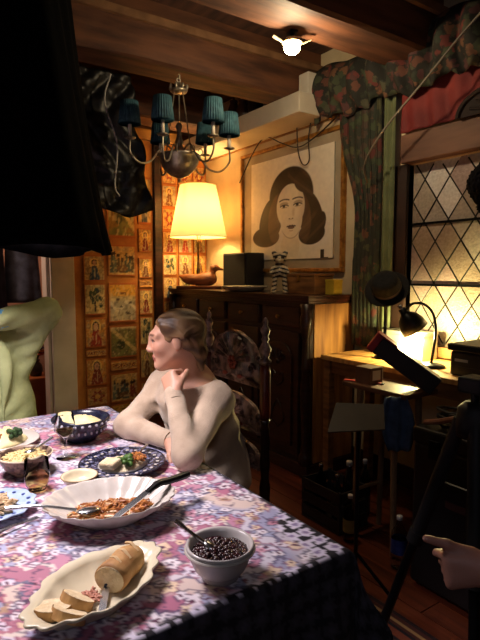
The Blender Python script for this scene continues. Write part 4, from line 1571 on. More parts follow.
# bean bowl
bb = thing('bean_bowl', 'round white-rimmed bowl of dark beans near the table corner', 'bowl', (1.665, -1.735, Z))
dish('bowl_body', M('pale_stoneware', 'b8b2b0', 'd0cac8', .25, scale=12), bb, bowl_prof(.072, .07, .55, .007), 48)
obj('rim_band', tube(B(), [(.0725 * math.cos(2 * math.pi * k / 40), .0725 * math.sin(2 * math.pi * k / 40), .062) for k in range(41)], .0028, 6), white_g, bb)
bm = B()
r_ = random.Random(5)
for k in range(260):
    q_ = math.sqrt(r_.random()) * .057
    t = r_.uniform(0, 6.283)
    ball(bm, (q_ * math.cos(t), q_ * math.sin(t), .052 + .012 * (1 - (q_ / .06) ** 2) * r_.uniform(.5, 1)), (.0075, .005, .0045), 5, mtx=Euler((r_.uniform(-.5, .5), r_.uniform(-.5, .5), r_.uniform(0, 3))).to_matrix().to_4x4())
lathe(bm, [(0, .05), (.06, .05), (.058, .046), (0, .046)], 24)
o = obj('beans', bm, M('black_beans', '1c0c10', '3a161c', .25, scale=60), None, True, loc=(1.665, -1.735, Z))
tag(o, 'glossy dark red-black beans filling the round bowl', 'beans', kind='stuff')
sp_ = thing('bean_spoon', 'silver spoon standing in the bowl of beans', 'spoon', (0, 0, 0))
obj('handle', tube(B(), spline([(1.58, -1.795, Z + .102), (1.605, -1.78, Z + .088), (1.64, -1.758, Z + .068)], 5), [.0055] * 4 + [.004] * 7, 8), steel, sp_)
obj('spoon_bowl', ball(B(), (1.652, -1.75, Z + .064), (.018, .012, .006), 8, mtx=Euler((0, .4, .5)).to_matrix().to_4x4()), steel, sp_)

# dark plate with a helping
dp = thing('dinner_plate', 'dark-rimmed dinner plate with bread and salad in front of the woman', 'plate', (.965, -1.672, Z))
pprof = [(0, 0), (.075, 0), (.08, .004), (.128, .017), (.13, .019), (.126, .021), (.08, .009), (0, .007)]
dish('plate_body', M('navy_speckled', '1c1e30', '7a7a94', .25, scale=70, contrast=(.5, .62)), dp, pprof, 56, 1.06, 1.06)
obj('plate_well', lathe(B(), [(0, .0078), (.078, .0098), (.079, .0104), (0, .0086)], 40), white_g, dp, True)
obj('dark_rim', tube(B(), [(.1375 * math.cos(2 * math.pi * k / 56), .1375 * math.sin(2 * math.pi * k / 56), .0195) for k in range(57)], .003, 6), navy, dp, True)
bm = B()
for k in range(24):
    t = 2 * math.pi * k / 24
    ball(bm, (.114 * math.cos(t), .114 * math.sin(t), .0175), (.006, .006, .0015), 5)
obj('rim_dots', bm, white_g, dp)
hp = thing('helping', 'helping of bread, pale stew and green salad on the dark plate', 'food', (.965, -1.672, Z + .008))
mound('pale_stew', hp, M('pale_stew', 'c8b48c', 'e2d2ae', .6, scale=40, bump=.5), .07, .022, 0, 3)
bm = box(B(), (-.03, -.022, 0), (.03, .022, .024), Matrix.Translation((.03, -.05, .012)) @ Euler((.2, -.1, .5)).to_matrix().to_4x4())
obj('bread_piece', bm, crumb, hp, False, bevel=.006)
bm = B()
r_ = random.Random(8)
for k in range(26):
    ball(bm, (.035 + r_.uniform(-.022, .022), .0 + r_.uniform(-.022, .022), .024 + r_.uniform(-.008, .012)), (.011, .009, .007), 6, mtx=Euler((r_.random(), r_.random(), r_.random() * 3)).to_matrix().to_4x4())
obj('greens', bm, M('salad_green', '2c4a18', '4c7426', .5, scale=60), hp)
obj('orange_bits', strands(B(), 40, lambda r_: (.02 + r_.uniform(-.03, .03), .045 + r_.uniform(-.02, .02), .018 + r_.uniform(0, .01)), .02, .004, 6), fo, hp)


def fork(name, label, a, b_):
    f = thing(name, label, 'fork', (0, 0, 0))
    a, b_ = Vector(a), Vector(b_)
    d = (b_ - a).normalized()
    w_ = Vector((-d.y, d.x, 0)).normalized()
    obj('handle', tube(B(), [a, a + (b_ - a) * .5 + Vector((0, 0, .004)), a + (b_ - a) * .72], [.005, .0035, .003], 8), steel, f)
    bm = B()
    n0 = a + (b_ - a) * .72
    for k in (-1.5, -.5, .5, 1.5):
        tube(bm, [n0, n0 + d * .012 + w_ * k * .005, b_ + w_ * k * .005], .0015, 5)
    obj('tines', bm, steel, f)
    return f


fork('dinner_fork', 'silver fork leaning on the rim of the dark dinner plate', (.90, -1.555, Z + .035), (.985, -1.63, Z + .034))

# small cream bowl, black bowl with mash, pasta bowl, glasses, plates at the back
sb_ = thing('small_bowl', 'small empty cream bowl behind the scalloped dish', 'bowl', (1.05, -1.84, Z))
dish('bowl_body', cream, sb_, bowl_prof(.052, .038, .5, .005), 40)
obj('rim_band', tube(B(), [(.052 * math.cos(2 * math.pi * k / 40), .052 * math.sin(2 * math.pi * k / 40), .0385) for k in range(41)], .002, 6), M('tan_glaze', '8a7450', 'a08a64', .3), sb_)
kb = thing('black_bowl', 'black bowl with pale dotted rim filled with mash by the woman', 'bowl', (.605, -1.695, Z))
dish('bowl_body', navy, kb, bowl_prof(.108, .085, .5, .008), 56)
bm = B()
for k in range(26):
    t = 2 * math.pi * k / 26
    ball(bm, (.1065 * math.cos(t), .1065 * math.sin(t), .076), (.006, .006, .005), 6)
    ball(bm, (.094 * math.cos(t + .1), .094 * math.sin(t + .1), .046), (.004, .004, .006), 5)
obj('rim_dots', bm, M('dot_glaze', 'a8a4b0', 'c0bcc6', .3), kb)
o = mound('mashed_potato', None, M('mash', 'd8c890', 'ecdfae', .7, scale=30, bump=.4), .092, .028, .06, 6, loc=(.605, -1.695, Z))
tag(o, 'mound of pale yellow mash in the black bowl', 'food', kind='stuff')
pb = thing('pasta_bowl', 'patterned brown bowl of pasta at the left of the table', 'bowl', (.835, -1.945, Z))
dish('bowl_body', M('brown_patterned_glaze', '4a3830', '8a7462', .3, scale=45, contrast=(.45, .55)), pb, bowl_prof(.082, .062, .55, .006), 48)
obj('rim_band', tube(B(), [(.082 * math.cos(2 * math.pi * k / 40), .082 * math.sin(2 * math.pi * k / 40), .0625) for k in range(41)], .0025, 6), cream, pb)
bm = strands(B(), 170, lambda r_: (lambda q_, t: (q_ * math.cos(t), q_ * math.sin(t), .048 + .014 * (1 - (q_ / .07) ** 2)))(math.sqrt(r_.random()) * .062, r_.uniform(0, 6.28)), .03, .0035, 12)
lathe(bm, [(0, .05), (.066, .048), (.064, .04), (0, .04)], 24)
o = obj('pasta', bm, M('pasta_cream', 'd0b878', 'e4d09a', .5), None, True, loc=(.835, -1.945, Z))
tag(o, 'tangle of pale pasta in the brown patterned bowl', 'pasta', kind='stuff')
ss = thing('pasta_spoon', 'silver serving spoon laid in the bowl of pasta', 'spoon', (0, 0, 0))
obj('handle', tube(B(), [(.80, -1.85, Z + .088), (.825, -1.91, Z + .07)], [.005, .0035], 8), steel, ss)
obj('spoon_bowl', ball(B(), (.832, -1.927, Z + .066), (.012, .02, .005), 8), steel, ss)
clear = glassy('clear_glass', 'f4f6f4')
wine_m = glassy('white_wine', 'dcc88a')


def tumbler(name, label, loc):
    g = thing(name, label, 'glass', loc)
    dish('vessel', clear, g, [(0, 0), (.026, 0), (.034, .02), (.037, .045), (.033, .09), (.0322, .09), (.036, .045), (.033, .021), (.024, .004), (0, .004)], 32)
    dish('drink', wine_m, g, [(0, .0045), (.0238, .0045), (.0325, .021), (.0352, .040), (0, .040)], 32)
    return g


tumbler('wine_tumbler', 'stemless glass of white wine beside the brown pasta bowl', (.985, -1.945, Z))
g = thing('wine_glass', 'stemmed wine glass with a little wine behind the pasta bowl', 'glass', (.77, -1.80, Z))
dish('vessel', clear, g, [(0, 0), (.032, 0), (.03, .003), (.006, .008), (.004, .02), (.004, .06), (.012, .07), (.03, .09), (.034, .115), (.028, .155), (.0274, .155), (.033, .115), (.029, .091), (.01, .073), (0, .072)], 32)
dish('drink', wine_m, g, [(0, .0725), (.0098, .0735), (.0285, .092), (.030, .098), (0, .098)], 32)
bpl = thing('blue_plate', 'pale blue scalloped plate with leftovers at the left table edge', 'plate', (1.075, -2.075, Z))
dish('plate_body', blue_g, bpl, pprof, 80, .8, .8, lambda t, r, i: 1 + .04 * math.cos(12 * t) * min(1, (r / .11) ** 4))
bm = B()
for k in range(16):
    t = 2 * math.pi * k / 16
    ball(bm, (.086 * math.cos(t), .086 * math.sin(t), .017), (.006, .006, .0015), 5)
obj('rim_dots', bm, M('cobalt', '2a3a78', '3a4c94', .3), bpl)
o = obj('leftovers', strands(B(), 90, lambda r_: (r_.uniform(-.05, .05), r_.uniform(-.05, .05), .012 + r_.uniform(0, .014)), .03, .005, 22), M('leftover_brown', '9a7a54', 'd8bf98', .6, scale=50), None, loc=(1.075, -2.075, Z))
tag(o, 'scraps of pale brown leftovers on the blue plate', 'food', kind='stuff')
fork('side_fork', 'dark silver fork lying on the cloth below the blue plate', (1.23, -2.12, Z + .006), (1.185, -1.99, Z + .006))
bk = thing('far_plate', 'white plate of mash and broccoli at the far end of the table', 'plate', (.50, -1.955, Z))
dish('plate_body', white_g, bk, pprof, 48)
o = thing('far_helping', 'heap of mash topped with broccoli on the far white plate', 'food', (.50, -1.955, Z + .008))
mound('mash_heap', o, M('mash'), .085, .05, 0, 9)
bm = B()
r_ = random.Random(3)
for k in range(22):
    ball(bm, (.045 + r_.uniform(-.02, .02), .035 + r_.uniform(-.02, .02), .042 + r_.uniform(-.01, .012)), .009, 6)
obj('broccoli', bm, M('broccoli_green', '1c3416', '30521e', .7, scale=80, bump=.5), o)
obj('orange_bits', strands(B(), 50, lambda r_: (.03 + r_.uniform(-.05, .02), -.04 + r_.uniform(-.03, .03), .03 + r_.uniform(0, .01)), .02, .005, 16), fo, o)
# ================================================================ people
def head_frame(c, f, roll=0.):
    f = Vector(f).normalized()
    l = Vector((0, 0, 1)).cross(f).normalized()
    u = f.cross(l).normalized()
    m_ = Matrix((f, l, u)).transposed()
    if roll:
        m_ = m_ @ Matrix.Rotation(roll, 3, 'X')
    return Vector(c), m_


def add_head(sd, c, m_, sc=1.):
    T = lambda f, l, u: c + m_ @ (Vector((f, l, u)) * sc)
    rt = m_.to_4x4()
    E_ = lambda p, r, k=.02, op=1: sd.ell(T(*p), tuple(np.array(r) * sc), k, op, rt)
    C_ = lambda a, b, r1, r2, k=.012: sd.cone(T(*a), T(*b), r1 * sc, r2 * sc, k)
    E_((-.018, 0, .032), (.098, .076, .082))
    E_((.030, 0, -.025), (.060, .056, .082), .03)
    C_((.016, .043, -.050), (.062, .012, -.088), .018, .015, .03)
    C_((.016, -.043, -.050), (.062, -.012, -.088), .018, .015, .03)
    E_((.072, 0, -.088), (.016, .016, .015), .02)
    for s_ in (-1, 1):
        E_((.058, s_ * .040, -.018), (.026, .022, .022), .03)
        C_((.080, s_ * .012, .030), (.068, s_ * .050, .030), .012, .010, .02)
        E_((.094, s_ * .031, .010), (.014, .017, .011), .010, -1)
        E_((.076, s_ * .031, .010), (.0135, .0135, .0125), .004)
        E_((-.008, s_ * .074, -.004), (.016, .009, .030), .012)
        E_((.098, s_ * .009, -.027), (.009, .0068, .006), .008)
    C_((.086, 0, .030), (.106, 0, -.019), .0080, .0080, .018)
    E_((.086, 0, -.050), (.010, .022, .0058), .008)
    E_((.084, 0, -.061), (.010, .019, .006), .008)
    return T


def hand(sd, w, d, n, curls, thumb=(.5, .7, .35), sc=1., side=1, tcurl=.3, spread=0., tlen=1.):
    """palm, four fingers and a thumb; d points to the fingertips, n is the way the palm faces"""
    w, d, n = Vector(w), Vector(d).normalized(), Vector(n).normalized()
    n = (n - d * n.dot(d)).normalized()
    s_ = d.cross(n).normalized() * side
    q = lambda a, b, c: w + (d * a + s_ * b + n * c) * sc
    for o_ in (-.026, -.009, .009, .027):
        sd.cone(q(.0, o_ * .6, 0), q(.082, o_, 0), .016 * sc, .0125 * sc, .018)
    sd.cone(q(.01, .018, .006), q(.05, .032, .008), .016 * sc, .013 * sc, .015)
    lens = ((.034, .022, .020), (.040, .026, .022), (.044, .028, .023), (.040, .025, .022))
    for i, o_ in enumerate((-.029, -.010, .010, .030)):
        p = q(.084, o_, 0)
        ang = 0
        c_ = curls[i]
        pts = [p]
        for L_, cu in zip(lens[i], c_):
            ang += R(cu)
            dd_ = (d * math.cos(ang) + n * math.sin(ang) + s_ * (spread * (i - 1.5))).normalized()
            p = p + dd_ * L_ * sc
            pts.append(p)
        sd.chain(pts, [.0098 * sc, .0090 * sc, .0082 * sc, .0072 * sc], .005)
    t0 = q(.028, .034, .008)
    td = (s_ * thumb[0] + d * thumb[1] + n * thumb[2]).normalized()
    t1 = t0 + td * .038 * sc * tlen
    td2 = (td + n * tcurl + d * .2).normalized()
    t2 = t1 + td2 * .032 * sc * tlen
    sd.chain([q(.008, .018, .004), t0, t1, t2], [.016 * sc, .0135 * sc, .0112 * sc, .0092 * sc], .008)


def skin_paint(me, c, m_, sc=1., base='c6957c', lips='a85a50', brow='4a3020', blush='bf7f68'):
    n = len(me.vertices)
    co = np.empty(n * 3, np.float32)
    me.vertices.foreach_get('co', co)
    co = co.reshape(-1, 3)
    L = (co - np.array(c)) @ np.array(m_) / sc
    f, l, u = L[:, 0], L[:, 1], L[:, 2]
    rgb = np.repeat(LIN(base)[None], n, 0)
    al = np.abs(l)
    hd = (f > 0) & (np.abs(u) < .14) & (al < .1)
    g = lambda m: (m & hd).astype(float)
    rgb = over(rgb, blush, np.exp(-(((f - .07) / .03) ** 2 + ((al - .045) / .022) ** 2 + ((u + .022) / .024) ** 2)) * .7 * hd)
    rgb = over(rgb, lips, g((np.abs(u + .0565) < .0115) & (al < .021) & (f > .075)))
    rgb = over(rgb, '8a4e46', g((np.abs(u + .0570) < .0022) & (al < .022) & (f > .075)))
    rgb = over(rgb, brow, g((np.abs(u - .0335 + (al - .03) ** 2 * 3) < .0048) & (al > .012) & (al < .053) & (f > .05)) * .85)
    eye = ((al - .031) / .0125) ** 2 + ((u - .010) / .006) ** 2
    rgb = over(rgb, 'b8a89e', g((eye < 1) & (f > .06)))
    rgb = over(rgb, '2a201c', g((((al - .031) / .0085) ** 2 + ((u - .010) / .0065) ** 2 < 1) & (f > .06)))
    rgb = over(rgb, '4a3028', g((np.abs(eye - 1.25) < .5) & (u > .008) & (f > .06)))
    colors(me, rgb)


skin_m = M('skin', attr=True, rough=.5, sub=.12, bump=.03, scale=150)

# ---------------------------------------------------------------- seated woman
wp = thing('person', 'woman in a beige sweater seated with her chin on her fist, looking left', 'person', (.69, -1.2, 0))
WO = Vector((.69, -1.2, 0))
hc, hm = head_frame((.804, -1.390, 1.142), (-.46, -.885, -.10), R(3))
V = lambda x, y_, z: Vector((x, y_, z)) - WO
hc_l = hc - WO
sd = Sdf()
T = add_head(sd, hc_l, hm, .97)
nb = V(.765, -1.305, 1.0)
sd.cone(T(-.035, 0, -.05), nb, .052, .055, .03)
shL, shR = V(.915, -1.285, .915), V(.590, -1.335, .925)
elL, elR = V(1.098, -1.502, .806), V(.668, -1.532, .806)
wrL, wrR = V(.925, -1.462, .966), V(.925, -1.470, .800)
sd.cone(V(.69, -1.17, .56), V(.72, -1.22, .74), .125, .105, .05)
sd.cone(V(.72, -1.22, .74), V(.76, -1.30, .92), .105, .115, .05)
sd.cone(shL, shR, .052, .052, .05)
sd.cone(shL, elL, .044, .036, .03)
sd.cone(shR, elR, .044, .036, .03)
sd.cone(elL, wrL, .036, .024, .02)
sd.cone(elR, wrR, .036, .024, .02)
face_dir = (hc_l - wrL)
hand(sd, wrL, V(.862, -1.452, 1.035) - wrL, V(.80, -1.36, 1.05) - V(.87, -1.45, 1.02), [(72, 85, 50)] * 4, thumb=(.35, .75, .45), sc=.95, side=-1)
hand(sd, wrR, (.95, .20, -.08), (0, 0, -1), [(18, 22, 15)] * 4, sc=.95, side=-1)
for s_, kx in ((-1, .60), (1, .79)):
    hp_, kn_, an = V(.69 + s_ * .085, -1.19, .55), V(kx, -1.60, .545), V(kx, -1.56, .07)
    sd.cone(hp_, kn_, .082, .056, .03)
    sd.cone(kn_, an, .054, .036, .03)
    sd.cone(an + Vector((0, .03, -.03)), an + Vector((0, -.13, -.045)), .032, .024, .02)
me = sd.mesh('body', .0048)
skin_paint(me, hc_l, hm, .97)
finish('body', me, skin_m, wp)
# sweater
sd = Sdf()
sd.cone(V(.69, -1.165, .50), V(.70, -1.19, .62), .15, .15, .05)
sd.ell(V(.70, -1.155, .545), (.205, .13, .085), .05)
sd.cone(V(.70, -1.19, .62), V(.725, -1.225, .76), .155, .135, .06)
sd.cone(V(.725, -1.225, .76), V(.765, -1.31, .90), .135, .125, .05)
sd.cone(shL, shR, .066, .064, .06)
sd.cone(V(.83, -1.30, .955), shL, .045, .056, .04)
sd.cone(V(.69, -1.32, .955), shR, .045, .054, .04)
sd.cone(shL, elL, .060, .045, .04)
sd.cone(shR, elR, .058, .046, .04)
sd.cone(elL, wrL, .046, .033, .03)
sd.cone(elR, wrR, .050, .032, .03)
sd.ell(V(.79, -1.33, 1.040), (.145, .12, .088), .012, -1)


def wrinkle(X, Y, Z):
    return ((.0045) * np.sin((X - Y) * 30 + Z * 78 + 2.5 * np.sin(X * 17 + Z * 9)) * (.5 + .5 * np.sin(Y * 23 + Z * 15)) + .0012 * np.sin((X + Y) * 60 - Z * 50)).astype(np.float32)


me = sd.mesh('sweater', .0065, wrinkle)
relax(me, 2)
sw_m = M('beige_knit', 'b29c86', 'c8b39c', .95, scale=14, bump=.35, bscale=260, sheen=.25)
finish('sweater', me, sw_m, wp)
for w_, e_ in ((wrL, elL), (wrR, elR)):
    d = (w_ - e_).normalized()
    obj('cuff', tube(B(), [w_ - d * .03, w_ - d * .004], .036, 16), sw_m, wp)

# trousers
sd = Sdf()
sd.ell(V(.69, -1.17, .535), (.175, .13, .085), .03)
for s_, kx in ((-1, .60), (1, .79)):
    hp_, kn_, an = V(.69 + s_ * .085, -1.19, .55), V(kx, -1.60, .545), V(kx, -1.56, .10)
    sd.cone(hp_, kn_, .092, .068, .03)
    sd.cone(kn_, an, .066, .055, .03)
me = sd.mesh('trousers', .009)
finish('trousers', me, M('dark_denim', '14161e', '20242e', .85, scale=40), wp)
# hair: swept back into a low knot
sd = Sdf()
rt = hm.to_4x4()
sd.ell(T(-.020, 0, .036), (.102, .081, .085), .02, 1, rt)
sd.ell(T(-.062, 0, -.02), (.045, .060, .055), .03, 1, rt)
sd.ell(T(-.085, .0, -.055), (.034, .036, .036), .02, 1, rt)
sd.cone(T(-.085, 0, -.07), T(-.088, .012, -.12), .024, .010, .02)
for s_ in (-1, 1):
    sd.cone(T(.048, s_ * .045, .080), T(-.03, s_ * .073, .020), .013, .020, .02)
sd.ell(T(.075, 0, -.012), (.062, .075, .085), .012, -1, rt)
sd.ell(T(.095, 0, .03), (.055, .058, .055), .012, -1, rt)
for s_ in (-1, 1):
    sd.ell(T(.0, s_ * .085, -.018), (.030, .024, .032), .010, -1, rt)


def strandsf(X, Y, Z):
    P_ = np.stack([X, Y, Z], -1) - np.array(hc_l)
    L = P_ @ np.array(hm)
    ang = np.arctan2(L[..., 2] - .02, L[..., 0] * .6 + .02)
    return (.0016 * np.sin(L[..., 1] * 210 + 4 * np.sin(ang * 3))).astype(np.float32)


me = sd.mesh('hair', .0040, strandsf)
co = relax(me, 1)
L = (co - np.array(hc_l)) @ np.array(hm)
stv = .5 + .5 * np.sin(L[:, 1] * 160 + L[:, 2] * 70 + 3 * np.sin(L[:, 0] * 40))
colors(me, LIN('4a3220')[None] * (1 - stv[:, None]) + LIN('8c6a46')[None] * stv[:, None])
finish('hair', me, M('hair', attr=True, rough=.42, spec=.5, bump=.3, scale=90, stretch=(1, 6, 1)), wp)

# ---------------------------------------------------------------- person in the green coat (far end, head out of the picture)
gp = thing('person', 'person in a pale green coat at the far table end with one elbow raised', 'person', (-.2, -1.95, 0))
GO = Vector((-.2, -1.95, 0))
V = lambda x, y_, z: Vector((x, y_, z)) - GO
hc2, hm2 = head_frame(V(-.09, -1.985, 1.285), (.93, .30, -.12))
sd = Sdf()
T2 = add_head(sd, hc2, hm2, 1.05)
sd.cone(T2(-.035, 0, -.05), V(-.16, -1.96, 1.10), .056, .06, .03)
gL, gR = V(-.17, -1.775, 1.055), V(-.17, -2.145, 1.05)
geL, geR = V(-.10, -1.635, 1.205), V(-.05, -2.22, .82)
gwL, gwR = V(.0, -1.865, 1.185), V(.12, -2.10, .80)
sd.cone(V(-.22, -1.95, .55), V(-.19, -1.95, .9), .14, .14, .05)
sd.cone(gL, gR, .06, .06, .06)
for a_, b2, c_ in ((gL, geL, gwL), (gR, geR, gwR)):
    sd.cone(a_, b2, .048, .040, .03)
    sd.cone(b2, c_, .040, .026, .02)
hand(sd, gwL, V(.03, -1.95, 1.20) - gwL, (-1, -.1, .1), [(40, 45, 30)] * 4, side=1)
hand(sd, gwR, (.95, .3, -.1), (0, 0, -1), [(15, 20, 15)] * 4, side=-1)
for s_ in (-1, 1):
    h_, k_, a_ = V(-.22, -1.95 + s_ * .09, .54), V(.19, -1.95 + s_ * .12, .54), V(.15, -1.95 + s_ * .12, .07)
    sd.cone(h_, k_, .085, .06, .03)
    sd.cone(k_, a_, .058, .038, .03)
    sd.cone(a_ + Vector((-.03, 0, -.03)), a_ + Vector((.13, 0, -.045)), .033, .026, .02)
me = sd.mesh('body', .0075)
skin_paint(me, hc2, hm2, 1.05, base='b98a72')
finish('body', me, skin_m, gp)
sd = Sdf()
sd.cone(V(-.19, -1.91, .45), V(-.19, -1.925, .75), .265, .225, .06)
sd.cone(V(-.19, -1.925, .75), V(-.18, -1.94, 1.0), .225, .175, .06)
sd.cone(gL, gR, .075, .075, .06)
sd.cone(gL, geL, .075, .064, .04)
sd.cone(gR, geR, .072, .06, .04)
sd.cone(geL, gwL, .066, .050, .03)
sd.cone(geR, gwR, .06, .045, .03)
sd.cone(geL + Vector((0, .01, -.02)), V(-.13, -1.76, .93), .035, .05, .05)
sd.ell(V(-.13, -1.965, 1.13), (.10, .095, .10), .012, -1)
sd.cone(V(-.02, -1.97, 1.10), V(.06, -1.95, .60), .03, .05, .01, -1)
sd.half(V(0, 0, .47), (0, 0, -1), .01)
me = sd.mesh('coat', .0075, wrinkle)
relax(me, 2)
green_m = M('pale_green_cloth', '929968', 'a8af7c', .85, scale=7, bump=.3, bscale=60)
finish('coat', me, green_m, gp)
bm = B()
for s_ in (-1, 1):
    pts = [V(-.06, -1.955 + s_ * .07, 1.10), V(.005, -1.955 + s_ * .075, 1.0), V(.035, -1.945 + s_ * .07, .85), V(.05, -1.94 + s_ * .06, .66)]
    sp2 = spline(pts, 6)
    rs = []
    for i, p in enumerate(sp2):
        u = i / (len(sp2) - 1)
        wd = .05 * math.sin(math.pi * min(1, u * 1.1 + .12)) + .008
        rs.append([p + Vector((.004, s_ * wd * k, .0)) + Vector((.006 * math.sin(math.pi * k), 0, 0)) for k in (0, .33, .66, 1)] + [p + Vector((-.006, s_ * wd * k, 0)) for k in (1, .66, .33, 0)])
    rings(bm, rs)
obj('lapel', bm, green_m, gp, True)
d = (gwL - geL).normalized()
obj('shirt_cuff', tube(B(), [gwL - d * .03, gwL + d * .012], .047, 16), M('blue_shirt', '3f86b4', '5aa4cc', .8, scale=20), gp, True)
sd = Sdf()
sd.cone(V(-.10, -1.97, 1.06), V(-.03, -1.96, .70), .085, .09, .03)
me = sd.mesh('shirt', .012)
finish('shirt', me, M('blue_shirt'), gp)
sd = Sdf()
sd.ell(T2(-.03, 0, .04), (.108, .088, .09), .02, 1, hm2.to_4x4())
sd.ell(T2(.085, 0, -.02), (.062, .08, .095), .012, -1, hm2.to_4x4())
me = sd.mesh('hair', .008)
finish('hair', me, M('dark_hair', '1c1410', '2c2018', .5), gp)
sd = Sdf()
for s_ in (-1, 1):
    k_, a_ = V(.19, -1.95 + s_ * .12, .54), V(.15, -1.95 + s_ * .12, .10)
    sd.cone(V(-.22, -1.95 + s_ * .09, .54), k_, .095, .07, .03)
    sd.cone(k_, a_, .068, .055, .03)
me = sd.mesh('trousers', .012)
finish('trousers', me, M('dark_denim'), gp)
st_ = thing('stool', 'wooden stool under the person in the green coat', 'stool', (-.22, -1.95, 0))
obj('seat', lathe(B(), [(0, .40), (.16, .40), (.175, .415), (.17, .43), (0, .43)], 24), wood_mid, st_, True)
for k in range(4):
    t = math.pi / 4 + k * math.pi / 2
    obj('leg', tube(B(), [(.15 * math.cos(t), .15 * math.sin(t), 0), (.11 * math.cos(t), .11 * math.sin(t), .405)], .016, 8), wood_mid, st_)

# ---------------------------------------------------------------- crew member whose hand enters at the right edge
cp = thing('person', 'crew member in dark clothes whose fist with pointing thumb enters at right', 'person', (2.22, -.80, .010))
CO = Vector((2.22, -.80, 0))
V = lambda x, y_, z: Vector((x, y_, z)) - CO
hc3, hm3 = head_frame(V(2.20, -.92, 1.60), (-.6, -.78, -.15))
sd = Sdf()
T3 = add_head(sd, hc3, hm3, 1.05)
sd.cone(T3(-.035, 0, -.05), V(2.24, -.85, 1.44), .056, .06, .03)
cR, cL = V(2.10, -.72, 1.38), V(2.38, -.95, 1.38)
ce, cw = V(2.125, -.985, 1.02), V(1.98, -1.262, .760)
ce2, cw2 = V(2.50, -1.02, 1.10), V(2.42, -1.10, .86)
ce = V(2.20, -1.04, .93)
sd.cone(V(2.22, -.80, .95), V(2.23, -.82, 1.30), .13, .15, .05)
sd.cone(cR, cL, .065, .065, .06)
sd.cone(cR + Vector((.02, -.06, -.02)), ce, .05, .042, .03)
sd.cone(ce, cw, .042, .029, .02)
sd.cone(cL, ce2, .05, .042, .03)
sd.cone(ce2, cw2, .042, .028, .02)
hand(sd, cw, -RT * .98 + Vector((0, 0, -.10)) + FW * .1, FW * .9 + Vector((0, 0, -.25)), [(95, 85, 40), (92, 88, 40), (88, 88, 45), (70, 95, 60)], thumb=(.42, .98, -.10), sc=.95, side=-1, tcurl=-.05, tlen=1.5)
hand(sd, cw2, (-.2, -.1, -1), (-.8, .3, 0), [(20, 25, 15)] * 4, side=1)
for s_ in (-1, 1):
    h_, k_, a_ = V(2.22 + s_ * .07, -.80 - s_ * .06, .92), V(2.21 + s_ * .08, -.82 - s_ * .06, .50), V(2.22 + s_ * .09, -.78 - s_ * .06, .07)
    sd.cone(h_, k_, .085, .06, .03)
    sd.cone(k_, a_, .058, .038, .03)
    sd.cone(a_ + Vector((.02, .02, -.03)), a_ + Vector((-.07, -.11, -.045)), .034, .026, .02)
me = sd.mesh('body', .0055)
skin_paint(me, hc3, hm3, 1.05, base='bd8674')
finish('body', me, skin_m, cp)
dark_cl = M('dark_clothes', '141116', '1e1a20', .9, scale=20, bump=.2)
sd = Sdf()
sd.cone(V(2.22, -.80, .85), V(2.23, -.82, 1.28), .165, .17, .05)
sd.cone(cR, cL, .085, .085, .06)
sd.cone(cR + Vector((.02, -.06, -.02)), ce, .07, .058, .04)
sd.cone(ce, ce + (cw - ce) * .55, .058, .050, .03)
sd.cone(cL, ce2, .07, .058, .04)
sd.cone(ce2, cw2, .056, .045, .03)
sd.ell(V(2.22, -.88, 1.50), (.09, .09, .085), .012, -1)
me = sd.mesh('jacket', .011)
finish('jacket', me, dark_cl, cp)
sd = Sdf()
for s_ in (-1, 1):
    h_, k_, a_ = V(2.22 + s_ * .07, -.80 - s_ * .06, .92), V(2.21 + s_ * .08, -.82 - s_ * .06, .50), V(2.22 + s_ * .09, -.78 - s_ * .06, .10)
    sd.cone(h_, k_, .10, .075, .03)
    sd.cone(k_, a_, .072, .06, .03)
me = sd.mesh('trousers', .012)
finish('trousers', me, dark_cl, cp)
sd = Sdf()
sd.ell(T3(-.03, 0, .04), (.108, .088, .09), .02, 1, hm3.to_4x4())
sd.ell(T3(.085, 0, -.02), (.062, .08, .095), .012, -1, hm3.to_4x4())
me = sd.mesh('hair', .008)
finish('hair', me, M('dark_hair'), cp)
# ================================================================ desk corner at the window
dk = thing('desk', 'orange wooden desk under the leaded window', 'desk', (.95, .2, 0))
obj('desk_top', box(B(), (-.80, -.23, .85), (.80, .245, .88)), wood_light, dk, False, bevel=.005)
for sx in (-1, 1):
    for sy in (-1, 1):
        obj('leg', box(B(), (sx * .76 - .025, sy * .19 - .025, 0), (sx * .76 + .025, sy * .19 + .025, .85)), wood_mid, dk, False, bevel=.004)
obj('apron', box(B(), (-.73, -.20, .77), (.73, -.18, .85)), wood_mid, dk, False)
DZ = .88
lp = thing('desk_lamp', 'black gooseneck desk lamp glowing on the desk', 'lamp', (.815, .17, DZ))
obj('base', lathe(B(), [(0, 0), (.072, 0), (.075, .008), (.06, .018), (.015, .024), (0, .026)], 28), black_metal, lp, True)
sc_ = Vector((-.205, .02, .285))                       # crown of the shade
obj('gooseneck', tube(B(), spline([(0, 0, .02), (.012, 0, .10), (.022, 0, .20), (.0, .004, .29), (-.06, .01, .34), (-.14, .015, .342), sc_ + Vector((.012, 0, .02))], 8), .0075, 10), black_metal, lp)
ax_ = Vector((.34, .46, -.82)).normalized()            # the way the shade opens
rot = ax_.to_track_quat('-Z', 'Y').to_matrix().to_4x4()
T = Matrix.Translation(sc_) @ rot
shd = obj('lamp_shade', lathe(B(), [(.020, .03), (.022, .0), (.03, -.01), (.058, -.035), (.074, -.075), (.078, -.118), (.076, -.118), (.071, -.075), (.055, -.037), (.028, -.014), (0, -.012)], 36, T), black_metal, lp, True)
obj('socket_cap', lathe(B(), [(0, .055), (.012, .052), (.014, .035), (.02, .028), (0, .028)], 16, T), chrome, shd, True)
obj('bulb', ball(B(), T @ Vector((0, 0, -.105)), .026, 10), emis('desk_bulb', (1, .88, .45), 40), lp, True)
